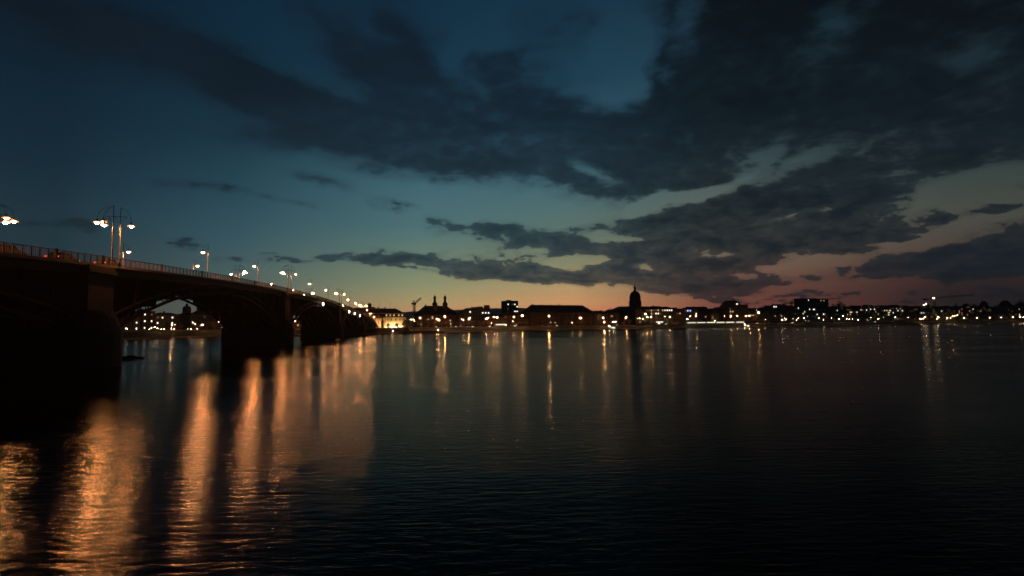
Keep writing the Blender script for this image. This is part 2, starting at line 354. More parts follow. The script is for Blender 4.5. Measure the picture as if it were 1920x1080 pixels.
# ------------------------------------------------------------------ shoreline
shore_px = [(233,637.2),(330,634.2),(430,631.4),(560,629.8),(650,627.6),(700,626.3),(760,625.0),(830,623.6),(897,622.4),(1000,620.4),(1100,618.7),(1200,617.2),(1300,615.7),(1400,614.2),(1500,612.6),(1600,610.6),(1700,608.8),(1800,607.2),(1900,605.7)]
shore = [on_plane(*p) for p in shore_px]
SH = [(p[0], q.y) for p, q in zip(shore_px, shore)]
def shoreY(px): return float(np.interp(px, [a for a, b in SH], [b for a, b in SH]))
GZ = 4.3
def build_setting():
    # water sheet
    w = MB(); w.add([(-9000,-60,0),(9000,-60,0),(9000,7800,0),(-9000,7800,0)], [(0,1,2,3)])
    m = bpy.data.materials.new('river_water'); m.use_nodes = True; g = NT(m.node_tree); b = g.N['Principled BSDF']
    tc = g.n('ShaderNodeTexCoord').outputs['Object']
    n1 = g.noise(g.mapping(tc, rot=(0,0,R(-12)), scale=(.42,1.6,1)), 2.4, 3, .55, .4)
    n2 = g.noise(g.mapping(tc, rot=(0,0,R(8)), scale=(.10,1,1)), .55, 3, .5, .3)
    n3 = g.noise(g.mapping(tc, rot=(0,0,R(-5)), scale=(.12,1,1)), .055, 3, .55, .5)
    patch = g.maprange(n3.outputs[0], .42, .60)
    b1 = g.n('ShaderNodeBump'); b1.inputs['Distance'].default_value = .040; g.set(b1.inputs['Height'], n1.outputs[0]); g.set(b1.inputs['Strength'], g.math('ADD', g.math('MULTIPLY', patch, .55), .45))
    b2 = g.n('ShaderNodeBump'); b2.inputs['Distance'].default_value = .03; g.set(b2.inputs['Height'], n2.outputs[0]); b2.inputs['Strength'].default_value = .8
    g.L.new(b2.outputs[0], b1.inputs['Normal'])
    g.N.remove(b); gb = g.n('ShaderNodeBsdfGlossy', distribution='BECKMANN'); gb.inputs[0].default_value = (.47, .47, .47, 1); g.L.new(b1.outputs[0], gb.inputs['Normal'])
    g.set(gb.inputs['Roughness'], g.math('ADD', g.math('MULTIPLY', patch, .07), .125))
    df = g.n('ShaderNodeBsdfDiffuse'); df.inputs[0].default_value = (.0012, .002, .0024, 1)
    fr = g.n('ShaderNodeFresnel'); fr.inputs['IOR'].default_value = 1.2; g.L.new(b1.outputs[0], fr.inputs['Normal'])
    mx = g.n('ShaderNodeMixShader'); g.L.new(fr.outputs[0], mx.inputs[0]); g.L.new(df.outputs[0], mx.inputs[1]); gw = g.n('ShaderNodeBsdfGlossy', distribution='BECKMANN'); gw.inputs[0].default_value = (.47,.47,.47,1); gw.inputs['Roughness'].default_value = .215; g.L.new(b1.outputs[0], gw.inputs['Normal'])
    n4 = g.noise(g.mapping(tc, rot=(0,0,R(-3)), scale=(.10,1,1)), .085, 4, .55, .8)   # current lines
    lobe = g.n('ShaderNodeMixShader'); g.set(lobe.inputs[0], g.maprange(n4.outputs[0], .38, .64, .04, .55)); g.L.new(gb.outputs[0], lobe.inputs[1]); g.L.new(gw.outputs[0], lobe.inputs[2])
    g.L.new(lobe.outputs[0], mx.inputs[2])
    g.L.new(mx.outputs[0], g.N['Material Output'].inputs['Surface'])
    MS['water'] = m
    tag(w.build('water', 'water'), kind='structure')
    # far bank: profile swept along the shore, last ring far inland
    pts = [Vector((p.x, p.y, 0)) for p in shore]
    d0 = (pts[0]-pts[1]).normalized(); left = [pts[0]+d0*k for k in (900, 400, 120)]
    d1 = (pts[-1]-pts[-2]).normalized(); right = [pts[-1]+d1*k for k in (400, 1200, 3000)]
    P = left + pts + right
    prof = [(0,-1.5),(0.15,.9),(1.2,.95),(4,1.15),(13,GZ-.15),(15,GZ),(60,GZ),(4500,GZ)]
    wall = MB(); bank = MB(); land = MB(); cop = MB(); rings = []
    for i, p in enumerate(P):
        t = (P[min(i+1,len(P)-1)]-P[max(i-1,0)]).normalized(); n = Vector((-t.y, t.x, 0))
        if n.dot(p) < 0: n = -n
        rr = []
        for s_, z in prof:
            q = p + n*s_ if s_ < 1000 else p*(1+3500/p.length)
            rr.append((q.x, q.y, z))
        rings.append(rr)
    def strip(mb, a, b_):
        mb.add([q for r in rings for q in r[a:b_+1]], [(i*(b_-a+1)+k, (i+1)*(b_-a+1)+k, (i+1)*(b_-a+1)+k+1, i*(b_-a+1)+k+1) for i in range(len(rings)-1) for k in range(b_-a)])
    strip(wall, 0, 1); strip(cop, 1, 2); strip(bank, 2, 4); strip(land, 4, 7)
    tag(wall.build('quay_wall', 'quay'), kind='structure'); tag(cop.build('quay_path', 'coping'), kind='structure')
    tag(bank.build('embankment', 'bank'), kind='structure')
    par = MB()
    for r0, r1 in zip(rings[:-1], rings[1:]):
        a, b_ = Vector(r0[4]), Vector(r1[4]); u = Vector((a.x, a.y, 0)).normalized()*.5
        par.add([a, b_, b_+Vector((0,0,.75)), a+Vector((0,0,.75)), a+u, b_+u, b_+u+Vector((0,0,.75)), a+u+Vector((0,0,.75))], [(0,1,2,3),(7,6,5,4),(3,2,6,7)])
    o = par.build('promenade_parapet', 'coping'); tag(o, 'long low stone parapet along the top of the far embankment', 'wall'); tag(land.build('ground', 'ground'), kind='structure')
    # near bank below and behind the camera
    nb = MB(); nb.prism([(-700,-60),(-700,2),(-60,3.0),(-6,3.4),(700,2),(700,-60)], -1.5, 3.15)
    nb.add([(-900,-1500,3.13),(900,-1500,3.13),(900,-59,3.13),(-900,-59,3.13)], [(0,1,2,3)])
    tag(nb.build('near_bank', 'bank'), kind='structure')
    # far hills
    h = MB(); N = 90; R0 = 5200; vs = []
    rr = random.Random(3)
    for i in range(N+1):
        a = R(-60 + 105*i/N); pxx = 960 + F*math.tan(a)
        hz = float(np.interp(pxx, [-500,300,600,740,790,880,1000,1070,1140,1300,2200],[70,80,120,160,166,190,190,165,95,60,50])) + 5*math.sin(i*.9)+3*math.sin(i*2.3+1)
        for k, (rad, zf) in enumerate([(0,0),(350,.62),(800,1.0),(1500,.5),(2400,0)]):
            vs.append(((R0+rad)*math.sin(a), (R0+rad)*math.cos(a), GZ-1 + hz*zf + rr.uniform(-3,3)*(k in (1,2,3))))
    h.add(vs, [(i*5+k, (i+1)*5+k, (i+1)*5+k+1, i*5+k+1) for i in range(N) for k in range(4)])
    tag(h.build('hills', 'hill', smooth=True), kind='structure')
build_setting()

# ------------------------------------------------------------------ bridge
T0, BW = 78.4, 15.3
PA = at(215, 494, 77.6); PD = at(681, 590, 374.2)
A2 = Vector((PA.x, PA.y)); D2 = (Vector((PD.x, PD.y)) - A2) / 300.0; D2n = D2.normalized(); N2 = Vector((-D2n.y, D2n.x))  # N2 points to the far side
base_px = [(214,500,0),(388,522,32.9),(484,536,65.7),(542,548.5,98.6),(584,558.5,132.9),(617,566.5,167),(638.5,573,201.5),(656,579,234),(681,590,300),(700,603,372)]
tz = [(-110,8.6),(-60,10.9),(-40,11.7),(-20.9, at(0,476,(T0-20.9)*.989).z)] + [(t, at(px,py,(T0+t)*.989).z) for px,py,t in base_px]
pc = np.polyfit([a for a,b in tz], [b for a,b in tz], 5)
def DZ(t): return float(np.polyval(pc, t))
def BP(t, w=0.0, z=0.0):
    q = A2 + D2*t + N2*w; return (q.x, q.y, z)
PIERS = [t_ - 4.3 for t_ in (0, 98.6, 201.5, 300.1)]; ENDS = (-87.2, 387.3)
def build_bridge():
    br = thing('arch_bridge', 'long dark steel arch bridge on stone piers crossing the river', 'bridge', BP(-87.2, 7.6, 0))
    inv = Vector(br.location)
    def fin(mb, name, m, parent=br):
        mb.v = [tuple(Vector(v) - inv) for v in mb.v]; return mb.build(name, m, parent)
    ts = list(np.linspace(-112, 412, 132))
    def sweep(mb, sect, ts):  # sect: closed list of (w, dz)
        mb.loft([[BP(t, w, DZ(t)+dz) for w, dz in sect] for t in ts])
    d = MB(); sweep(d, [(-.5,-.25),(-.5,-.02),(BW+.5,-.02),(BW+.5,-.25),(BW-.2,-.3),(BW-.2,-1.25),(.2,-1.25),(.2,-.3)], ts); fin(d, 'deck', 'steel_in')
    k = MB(); sweep(k, [(-.58,-.24),(-.58,.10),(-.30,.10),(-.30,-.24)], ts); fin(k, 'cornice', 'coping')
    k = MB(); sweep(k, [(BW+.30,-.24),(BW+.30,.10),(BW+.58,.10),(BW+.58,-.24)], ts); fin(k, 'cornice', 'coping')
    k = MB(); sweep(k, [(-.30,-.01),(-.30,.12),(2.1,.12),(2.1,-.01)], ts); fin(k, 'pavement', 'concrete')
    k = MB(); sweep(k, [(BW-2.1,-.01),(BW-2.1,.12),(BW+.30,.12),(BW+.30,-.01)], ts); fin(k, 'pavement', 'concrete')
    k = MB(); sweep(k, [(2.1,-.015),(2.1,.004),(BW-2.1,.004),(BW-2.1,-.015)], ts); fin(k, 'roadway', 'asphalt')
    # railings by section
    cuts = [-112] + PIERS + [412]
    for w in (-.42, BW+.42):
        for a, b in zip(cuts[:-1], cuts[1:]):
            r = MB(); tt = list(np.linspace(a, b, max(3, int((b-a)/5))))
            for dz0, dz1, hw in ((1.08,1.18,.06),(.20,.25,.02),(.42,.445,.012),(.64,.665,.012),(.86,.885,.012)):
                sweep(r, [(w-hw,dz0),(w-hw,dz1),(w+hw,dz1),(w+hw,dz0)], tt)
            n = int(round((b-a)/1.36))
            for i in range(n):
                t = a + (b-a)*(i+.5)/n; big = (i % 12 == 0)
                hw = .13 if big else .055; ht = 1.28 if big else 1.08
                q = Vector(BP(t, w, DZ(t)))
                r.box(q.x-hw, q.x+hw, q.y-hw, q.y+hw, q.z+.08, q.z+ht)
                for s in (.25,.5,.75):  # thin infill bars
                    q2 = Vector(BP(t + s*(b-a)/n, w, DZ(t)))
                    r.box(q2.x-.014, q2.x+.014, q2.y-.014, q2.y+.014, q2.z+.1, q2.z+1.08)
            fin(r, 'railing', 'rail')
    # piers
    for pt in PIERS:
        h = 3.4; zt = DZ(pt)-.25
        def blk(mb, ht, w0, w1, z0, z1, nose=0.0):
            poly = [BP(pt-ht, w0)[:2], BP(pt+ht, w0)[:2], BP(pt+ht, w1)[:2], BP(pt-ht, w1)[:2]]
            if nose: poly = [poly[0], BP(pt-ht*.45, w0-nose*.85)[:2], BP(pt, w0-nose)[:2], BP(pt+ht*.45, w0-nose*.85)[:2], poly[1], poly[2], BP(pt, w1+nose)[:2], poly[3]]
            mb.prism(poly, z0, z1)
        p = MB()
        blk(p, h-.5, -.7, BW+.7, 7.4, zt-.9)
        blk(p, h-.25, -.95, BW+.95, zt-.9, zt-.45); blk(p, h-.4, -.8, BW+.8, zt-.45, zt)
        fin(p, 'pier_shaft', 'stone')
        p = MB(); z = 7.4
        for i, (dz, g_) in enumerate([(.45,.2),(.5,.55),(.5,.8),(.5,1.0),(.5,1.2)]):
            blk(p, h-.5+g_*1.2, -.7-g_*.35, BW+.7+g_*.35, z-dz, z, .4+g_*.45); z -= dz
        blk(p, h+1.15, -1.2, BW+1.2, -2, z, 1.15)
        fin(p, 'pier_base', 'stone')
    # arches
    spans = list(zip([ENDS[0]]+PIERS, PIERS+[ENDS[1]]))
    for (a, b) in spans:
        a2, b2 = a+4.2, b-2.6; mid = (a2+b2)/2; hl = (b2-a2)/2
        crown = min(DZ(mid)-2.45, 13.9); spring = min(4.6, crown-3)
        def lo(t): u = (t-mid)/hl; return spring + (crown-spring)*(1-u*u)
        def hi(t): u = (t-mid)/hl; return lo(t) + 1.15 + .9*abs(u)**1.5
        tt = list(np.linspace(a2, b2, 29))
        for ri, w in enumerate(np.linspace(.35, BW-.35, 7)):
            outer = ri in (0, 6); r = MB()
            def chord(f, th, wd):
                r.loft([[BP(t, w-wd, f(t)-th), BP(t, w+wd, f(t)-th), BP(t, w+wd, f(t)+th), BP(t, w-wd, f(t)+th)] for t in tt])
            chord(lo, .16, .28); chord(hi, .14, .24)
            if outer:
                for i in range(len(tt)-1):
                    t, u = tt[i], tt[i+1]
                    p0, p1 = (lo(t), hi(u)) if i % 2 else (hi(t), lo(u))
                    r.tube([BP(t, w, p0), BP(u, w, p1)], .09, 4); r.tube([BP(t, w, lo(t)), BP(t, w, hi(t))], .08, 4)
            else:
                r.loft([[BP(t, w-.05, lo(t)), BP(t, w+.05, lo(t)), BP(t, w+.05, hi(t)), BP(t, w-.05, hi(t))] for t in tt])
            fin(r, 'arch_rib', 'steel' if outer else 'steel_in')
            c = MB()
            for i in range(1, len(tt)-1, 1):
                t = tt[i]
                if DZ(t)-1.25 > hi(t)+.3:
                    q0 = BP(t, w, hi(t)); q1 = BP(t, w, DZ(t)-1.2)
                    if ri == 0:
                        if i % 2 or a > 150: continue
                        c1 = MB(); c1.tube([q0, q1], .18, 6); fin(c1, 'spandrel_column', 'steel')
                    else: c.tube([q0, q1], .15, 5)
            if not outer and ri in (2, 3, 4):   # longitudinal wind bracing in the open spandrels
                for i in range(1, len(tt)-2):
                    t, u = tt[i], tt[i+1]
                    if DZ(t)-1.4 > hi(t)+1.0 and DZ(u)-1.4 > hi(u)+.5:
                        c.tube([BP(t,w,hi(t)), BP(u,w,DZ(u)-1.3)], .10, 4)
                        c.tube([BP(u,w,hi(u)), BP(t,w,DZ(t)-1.3)], .10, 4)
            if c.v: fin(c, 'spandrel_bracing', 'steel_in')['kind'] = 'stuff'
        x = MB()
        for i in range(0, len(tt), 2):   # cross frames between the ribs
            t = tt[i]
            x.loft([[BP(t-.06,.4,lo(t)), BP(t+.06,.4,lo(t)), BP(t+.06,.4,hi(t)), BP(t-.06,.4,hi(t))], [BP(t-.06,BW-.4,lo(t)), BP(t+.06,BW-.4,lo(t)), BP(t+.06,BW-.4,hi(t)), BP(t-.06,BW-.4,hi(t))]])
            if DZ(t)-1.4 > hi(t)+.5:
                x.loft([[BP(t-.05,.4,hi(t)), BP(t+.05,.4,hi(t)), BP(t+.05,.4,DZ(t)-1.2), BP(t-.05,.4,DZ(t)-1.2)], [BP(t-.05,BW-.4,hi(t)), BP(t+.05,BW-.4,hi(t)), BP(t+.05,BW-.4,DZ(t)-1.2), BP(t-.05,BW-.4,DZ(t)-1.2)]])
        fin(x, 'cross_frames', 'steel_in')
    # abutments
    for a, b in ((ENDS[1]-3, 412), (-112, ENDS[0]+3)):
        m_ = MB(); tt = np.linspace(a, b, 6)
        m_.loft([[BP(t,-1.2,-2), BP(t,BW+1.2,-2), BP(t,BW+1.2,DZ(t)-.26), BP(t,-1.2,DZ(t)-.26)] for t in tt]); fin(m_, 'abutment', 'stone')
    return br
build_bridge()

# ------------------------------------------------------------------ bridge lamps
def head(parent, x, y, z, r=.26, em='bridge'):
    s = MB(); s.lathe([(.03,z+r*2.1),(.09,z+r*1.7),(r*.62,z+r*1.15),(r*1.12,z+r*.5),(r*1.12,z+r*.42)], 12, (x,y,0)); h = s.build('lamp_shade', 'shade', parent, True)
    d_ = MB(); d_.lathe([(r*1.15,z+r*.55),(r*1.7,z+r*.1),(r*1.8,z-r*.1),(r*1.7,z-r*.12),(r*.9,z+r*.3)], 14, (x,y,0)); d_.build('halo_dish', MS['e_glow'], h, True)  # added glowing dish, stands in for the halo round the bulb
    b = MB(); b.ball((x,y,z-r*.1), r*.8, .85); o = b.build('bulb', MS['e_'+em], h, True); return h
def arc(p0, p1, bulge, n=9):
    P0, P1 = Vector(p0), Vector(p1); out = []
    for i in range(n+1):
        a = math.pi/2*i/n
        out.append((P0.x+(P1.x-P0.x)*math.sin(a), P0.y+(P1.y-P0.y)*math.sin(a), P1.z+(P0.z-P1.z)*math.cos(a)))
    return out
def twin_lamp():
    t = thing('twin_bridge_lamp', '', 'street lamp')
    for sx in (-.43, .43):
        p = MB(); h = 8.1 if sx < 0 else 7.8
        p.lathe([(.16,0),(.17,.5),(.10,.6),(.095,5.0),(.055,5.1),(.04,h)], 8, (sx,0,0)); p.build('pole', 'pole', t, True)
    fr = MB(); fr.tube([(-1.3,0,6.55),(-.43,0,6.6),(.43,0,6.6),(1.3,0,6.5)], .04, 5); fr.tube([(-.43,-.9,6.5),(-.43,.9,6.5)], .035, 5)
    fr.build('crossbar', 'shade', t)
    for (sx, hx, hy, hz) in ((-.43,-2.15,.95,6.0),(-.43,-2.35,-.1,5.75),(-.43,-1.75,.45,5.5),(.43,1.75,0,5.3)):
        a = MB(); top = 7.95 if sx < 0 else 7.65
        a.tube(arc((sx,0,top),(hx,hy,hz+.55), 0), .028, 5); a.tube(arc((sx,0,6.05),(hx*.62,hy*.62,6.5),0), .025, 5); a.build('arm', 'shade', t)
        head(t, hx, hy, hz)
    return t
def single_lamp():
    t = thing('bridge_lamp', '', 'street lamp')
    p = MB(); p.lathe([(.13,0),(.14,.4),(.08,.5),(.07,4.4),(.04,4.5),(.03,6.8)], 8); p.build('pole', 'pole', t, True)
    a = MB(); a.tube(arc((0,0,6.6),(-.95,0,5.45),0), .028, 5); a.tube(arc((0,0,5.2),(-.55,0,5.75),0), .02, 5); a.tube([(0,0,5.9),(-.35,0,5.9)], .02, 4); a.build('arm', 'shade', t)
    head(t, -.95, 0, 5.05, .27, 'single')
    return t
tw, sg = twin_lamp(), single_lamp()
def dim_bulbs(o, m):
    for ch in o.children:
        if ch.name.startswith('bulb'):
            me = ch.data.copy(); me.materials.clear(); me.materials.append(MS[m]); ch.data = me
        dim_bulbs(ch, m)
angB = math.atan2(D2n.y, D2n.x) - math.pi/2
first = {'t': True, 's': True}
stations = [(-65,'s'),(-32,'s'),(0,'t'),(32.9,'s'),(65.7,'s'),(98.6,'t'),(132.9,'s'),(167,'s'),(201.5,'t'),(234,'s'),(267,'s'),(300,'t'),(330,'s'),(358,'s'),(385,'s')]
names_near = {0:'tall twin bridge lamp on near railing above the nearest pier', 98.6:'twin bridge lamp on near railing above the second pier', 201.5:'twin bridge lamp on near railing above the third pier', 300:'small twin bridge lamp on near railing above the farthest pier'}
seg = [(-200,0,'before the nearest pier'),(0,98,'between the nearest and second piers'),(98,200,'between the second and third piers'),(200,299,'between the third and farthest piers'),(299,500,'beyond the farthest pier')]
def lamp_place(t, kind, far):
    key = kind; src = tw if kind == 't' else sg
    o = src if first[key] else copy_tree(src); first[key] = False
    w = BW-.1 if far else -.1
    o.location = BP(t, w, DZ(t)+.1); o.rotation_euler.z = angB + (math.pi if far else 0)
    side = 'far' if far else 'near'
    if kind == 't': lab = names_near[t].replace('near railing', side + ' railing')
    else:
        sn = [s for s in seg if s[0] < t < s[1]][0]; mates = sorted(q for q, k in stations if k == 's' and sn[0] < q < sn[1])
        lab = f'{ORD[mates.index(t)]} single-arm bridge lamp on {side} railing {sn[2]}'
    if t > 110: dim_bulbs(o, 'e_far')
    o.scale = (1.05,)*3 if kind == 't' else (1,1,1); tag(o, lab, 'street lamp', 'lamps along the bridge')
for t, k in stations: lamp_place(t, k, False)
for t, k in stations:
    if t > -40: lamp_place(t + 0, k, True)
# small white lights under the deck edge
nl0 = None
for i, (px, py) in enumerate([(602,569.5),(652,584),(662.5,587.5),(672.5,591.5)]):
    t = T0*(589.7/(803.7-px)-1)
    if nl0 is None:
        nl0 = thing('channel_light', '', 'light'); b = MB(); b.box(-.2,.2,-.25,.25,.5,.62); b.box(-.05,.05,-.05,.05,.6,.85); b.build('bracket', 'shade', nl0)
        b = MB(); b.lathe([(.05,-.75),(.26,-.7),(.28,0),(.24,.45),(.1,.5)], 10); b.build('lens', MS['e_small'], nl0, True); o = nl0
    else: o = copy_tree(nl0)
    zc = at(px, py, (T0+t)*.989).z; o.location = BP(t, -.95, min(zc, DZ(t)-.9))
    tag(o, f'{ORD[i]} small white light hanging below the near deck edge of the bridge', 'light', 'lights below the bridge deck')

# ------------------------------------------------------------------ cars and buses
def make_car(paint='carp'):
    c = thing('car', '', 'car')
    b = MB(); side = [(-2.1,.35),(-2.15,.7),(-1.9,.92),(-1.1,.98),(-.5,1.0),(1.1,.98),(1.9,.85),(2.15,.6),(2.1,.3)]
    b.loft([[(x*sx, y, z) for x, z in side] for y, sx in ((-.86,.97),(-.8,1),(.8,1),(.86,.97))]); body = b.build('body', paint, c)
    k = MB(); k.loft([[(x, y*.95 if z > 1.2 else y, z) for x, z in [(-1.65,.96),(-1.1,1.42),(.35,1.45),(1.05,.97)]] for y in (-.74,.74)]); k.build('cabin', 'glass', c)
    for x in (-1.3, 1.3):
        for y in (-.8,.8):
            w = MB(); w.loft([[(x+.32*math.cos(a), y+s*.1, .32+.32*math.sin(a)) for a in [2*math.pi*i/12 for i in range(12)]] for s in (-1,1)]); w.build('wheel', 'rubber', c)
    for y in (-.6,.6):
        h = MB(); h.box(2.1,2.2,y-.16,y+.16,.55,.72); h.build('headlight', MS['e_head'], c)
        h = MB(); h.box(-2.22,-2.1,y-.18,y+.18,.66,.82); h.build('taillight', MS['e_tail'], c)
    return c
def make_bus():
    c = thing('bus', '', 'bus')
    b = MB(); b.box(-6,6,-1.25,1.25,.35,1.72); b.box(-6,6,-1.25,1.25,2.55,3.05)
    for x in (-6,-3,0,3,5.8): b.box(x,x+.2,-1.25,1.25,1.72,2.55)
    b.build('body', 'carw', c)
    for x in (-5.8,-2.8,.2,3.2):
        w = MB(); w.box(x+.02, x+2.75 if x < 3 else x+2.55, -1.22, 1.22, 1.75, 2.52); w.build('window', MS['e_bus'], c)
    for x in (-3.8,3.8):
        for y in (-1.1,1.1):
            w = MB(); w.loft([[(x+.48*math.cos(a), y+s*.13, .48+.48*math.sin(a)) for a in [2*math.pi*i/12 for i in range(12)]] for s in (-1,1)]); w.build('wheel', 'rubber', c)
    for y in (-.9,.9):
        h = MB(); h.box(6.0,6.08,y-.18,y+.18,.6,.85); h.build('headlight', MS['e_head'], c)
    return c
car0 = make_car(); cz = 0
for i, (t, w, lab) in enumerate([(-15,3.6,'dark car on the bridge with red taillights, farthest left of the three'),(-5,3.6,'dark car on the bridge with red taillights, middle one of three'),(5.5,3.6,'dark car on the bridge beside the tall twin lamp, right of the three')]):
    o = car0 if i == 0 else copy_tree(car0)
    o.location = BP(t, w, DZ(t)+.01); o.rotation_euler.z = math.atan2(D2n.y, D2n.x); tag(o, lab, 'car', 'cars crossing the bridge')
def gpos(px, off, z=GZ):   # a point on the far bank, off metres inland of the shore
    Y = shoreY(px) + off; q = at(px, 560, Y); return (q.x, q.y, z)
def shore_dir(px):
    a = Vector(gpos(px-8, 20)); b = Vector(gpos(px+8, 20)); d = b-a; return math.atan2(d.y, d.x)
land_txt = [(-100,330,'by the apartment blocks under the bridge'),(330,440,'by the domed church under the bridge'),(440,640,'seen under the second arch'),(640,690,'beside the bridge end'),
 (690,765,'by the floodlit long house'),(765,868,'before the twin-towered church'),(868,945,'before the flat-roofed blocks'),(945,1000,'below the tower block'),(1000,1118,'before the hip-roofed palace'),
 (1118,1204,'before the big domed church'),(1204,1264,'before the terrace of lit apartments'),(1264,1330,'by the house with blue windows'),(1330,1368,'by the steep-gabled house'),(1368,1405,'before the tiered tower building'),
 (1405,1448,'left of the great bare tree'),(1448,1500,'below the great bare tree'),(1500,1560,'below the slab high-rise'),(1560,1612,'before the pair of skyline trees'),(1612,1700,'before the brightly windowed row'),
 (1700,1780,'below the horizontal tower crane'),(1780,1850,'right of the horizontal tower crane'),(1850,2100,'at the far right end of the bank')]
def where(px):
    for a, b, t in land_txt:
        if a <= px < b: return t
def ordinal_labels(items, fmt):
    """items: list of (px, obj); names each by its rank within its stretch of bank"""
    by = {}
    for px, o in items: by.setdefault(where(px), []).append((px, o))
    for w, l in by.items():
        l.sort(key=lambda q: q[0])
        for i, (px, o) in enumerate(l):
            o['label'] = fmt.format(n=(ORD[i] + (' ' if len(l) > 1 else ' ')) if len(l) > 1 else '', w=w, c=(o.get('tone') or ''), s=(' from the left' if len(l) > 1 else '')).replace('  ', ' ').strip()
            if 'tone' in o: del o['tone']
cars = []
for i, px in enumerate([806,822,841,858,872,890,905,921,952,968,1012,1046,1080,1158,1172,1250,1272,1420,1436,1486,1575,1640]):
    o = copy_tree(car0); o.location = gpos(px, 17 + (i % 2)*4); o.rotation_euler.z = shore_dir(px) + (math.pi if i % 2 else 0)
    tag(o, '', 'car', 'cars along the riverside road'); cars.append((px, o))
ordinal_labels(cars, '{n}dark car{s} on the riverside road {w}')
bus0 = make_bus()
for i, px in enumerate([1294,1312,1330,1348,1366,1385]):  # row of lit buses added to stand for one long light trail
    o = bus0 if i == 0 else copy_tree(bus0); o.location = gpos(px, 18); o.rotation_euler.z = shore_dir(px)
    tag(o, f'{ORD[i]} brightly lit bus from the left in the row added for a light trail', 'bus', 'lit buses added for a riverside light trail')
o = copy_tree(bus0); o.location = gpos(937, 18); o.rotation_euler.z = shore_dir(937); tag(o, 'lone lit bus on the riverside road left of the tower block', 'bus', 'lit buses added for a riverside light trail'); o['group'] = 'single bus'
del o['group']

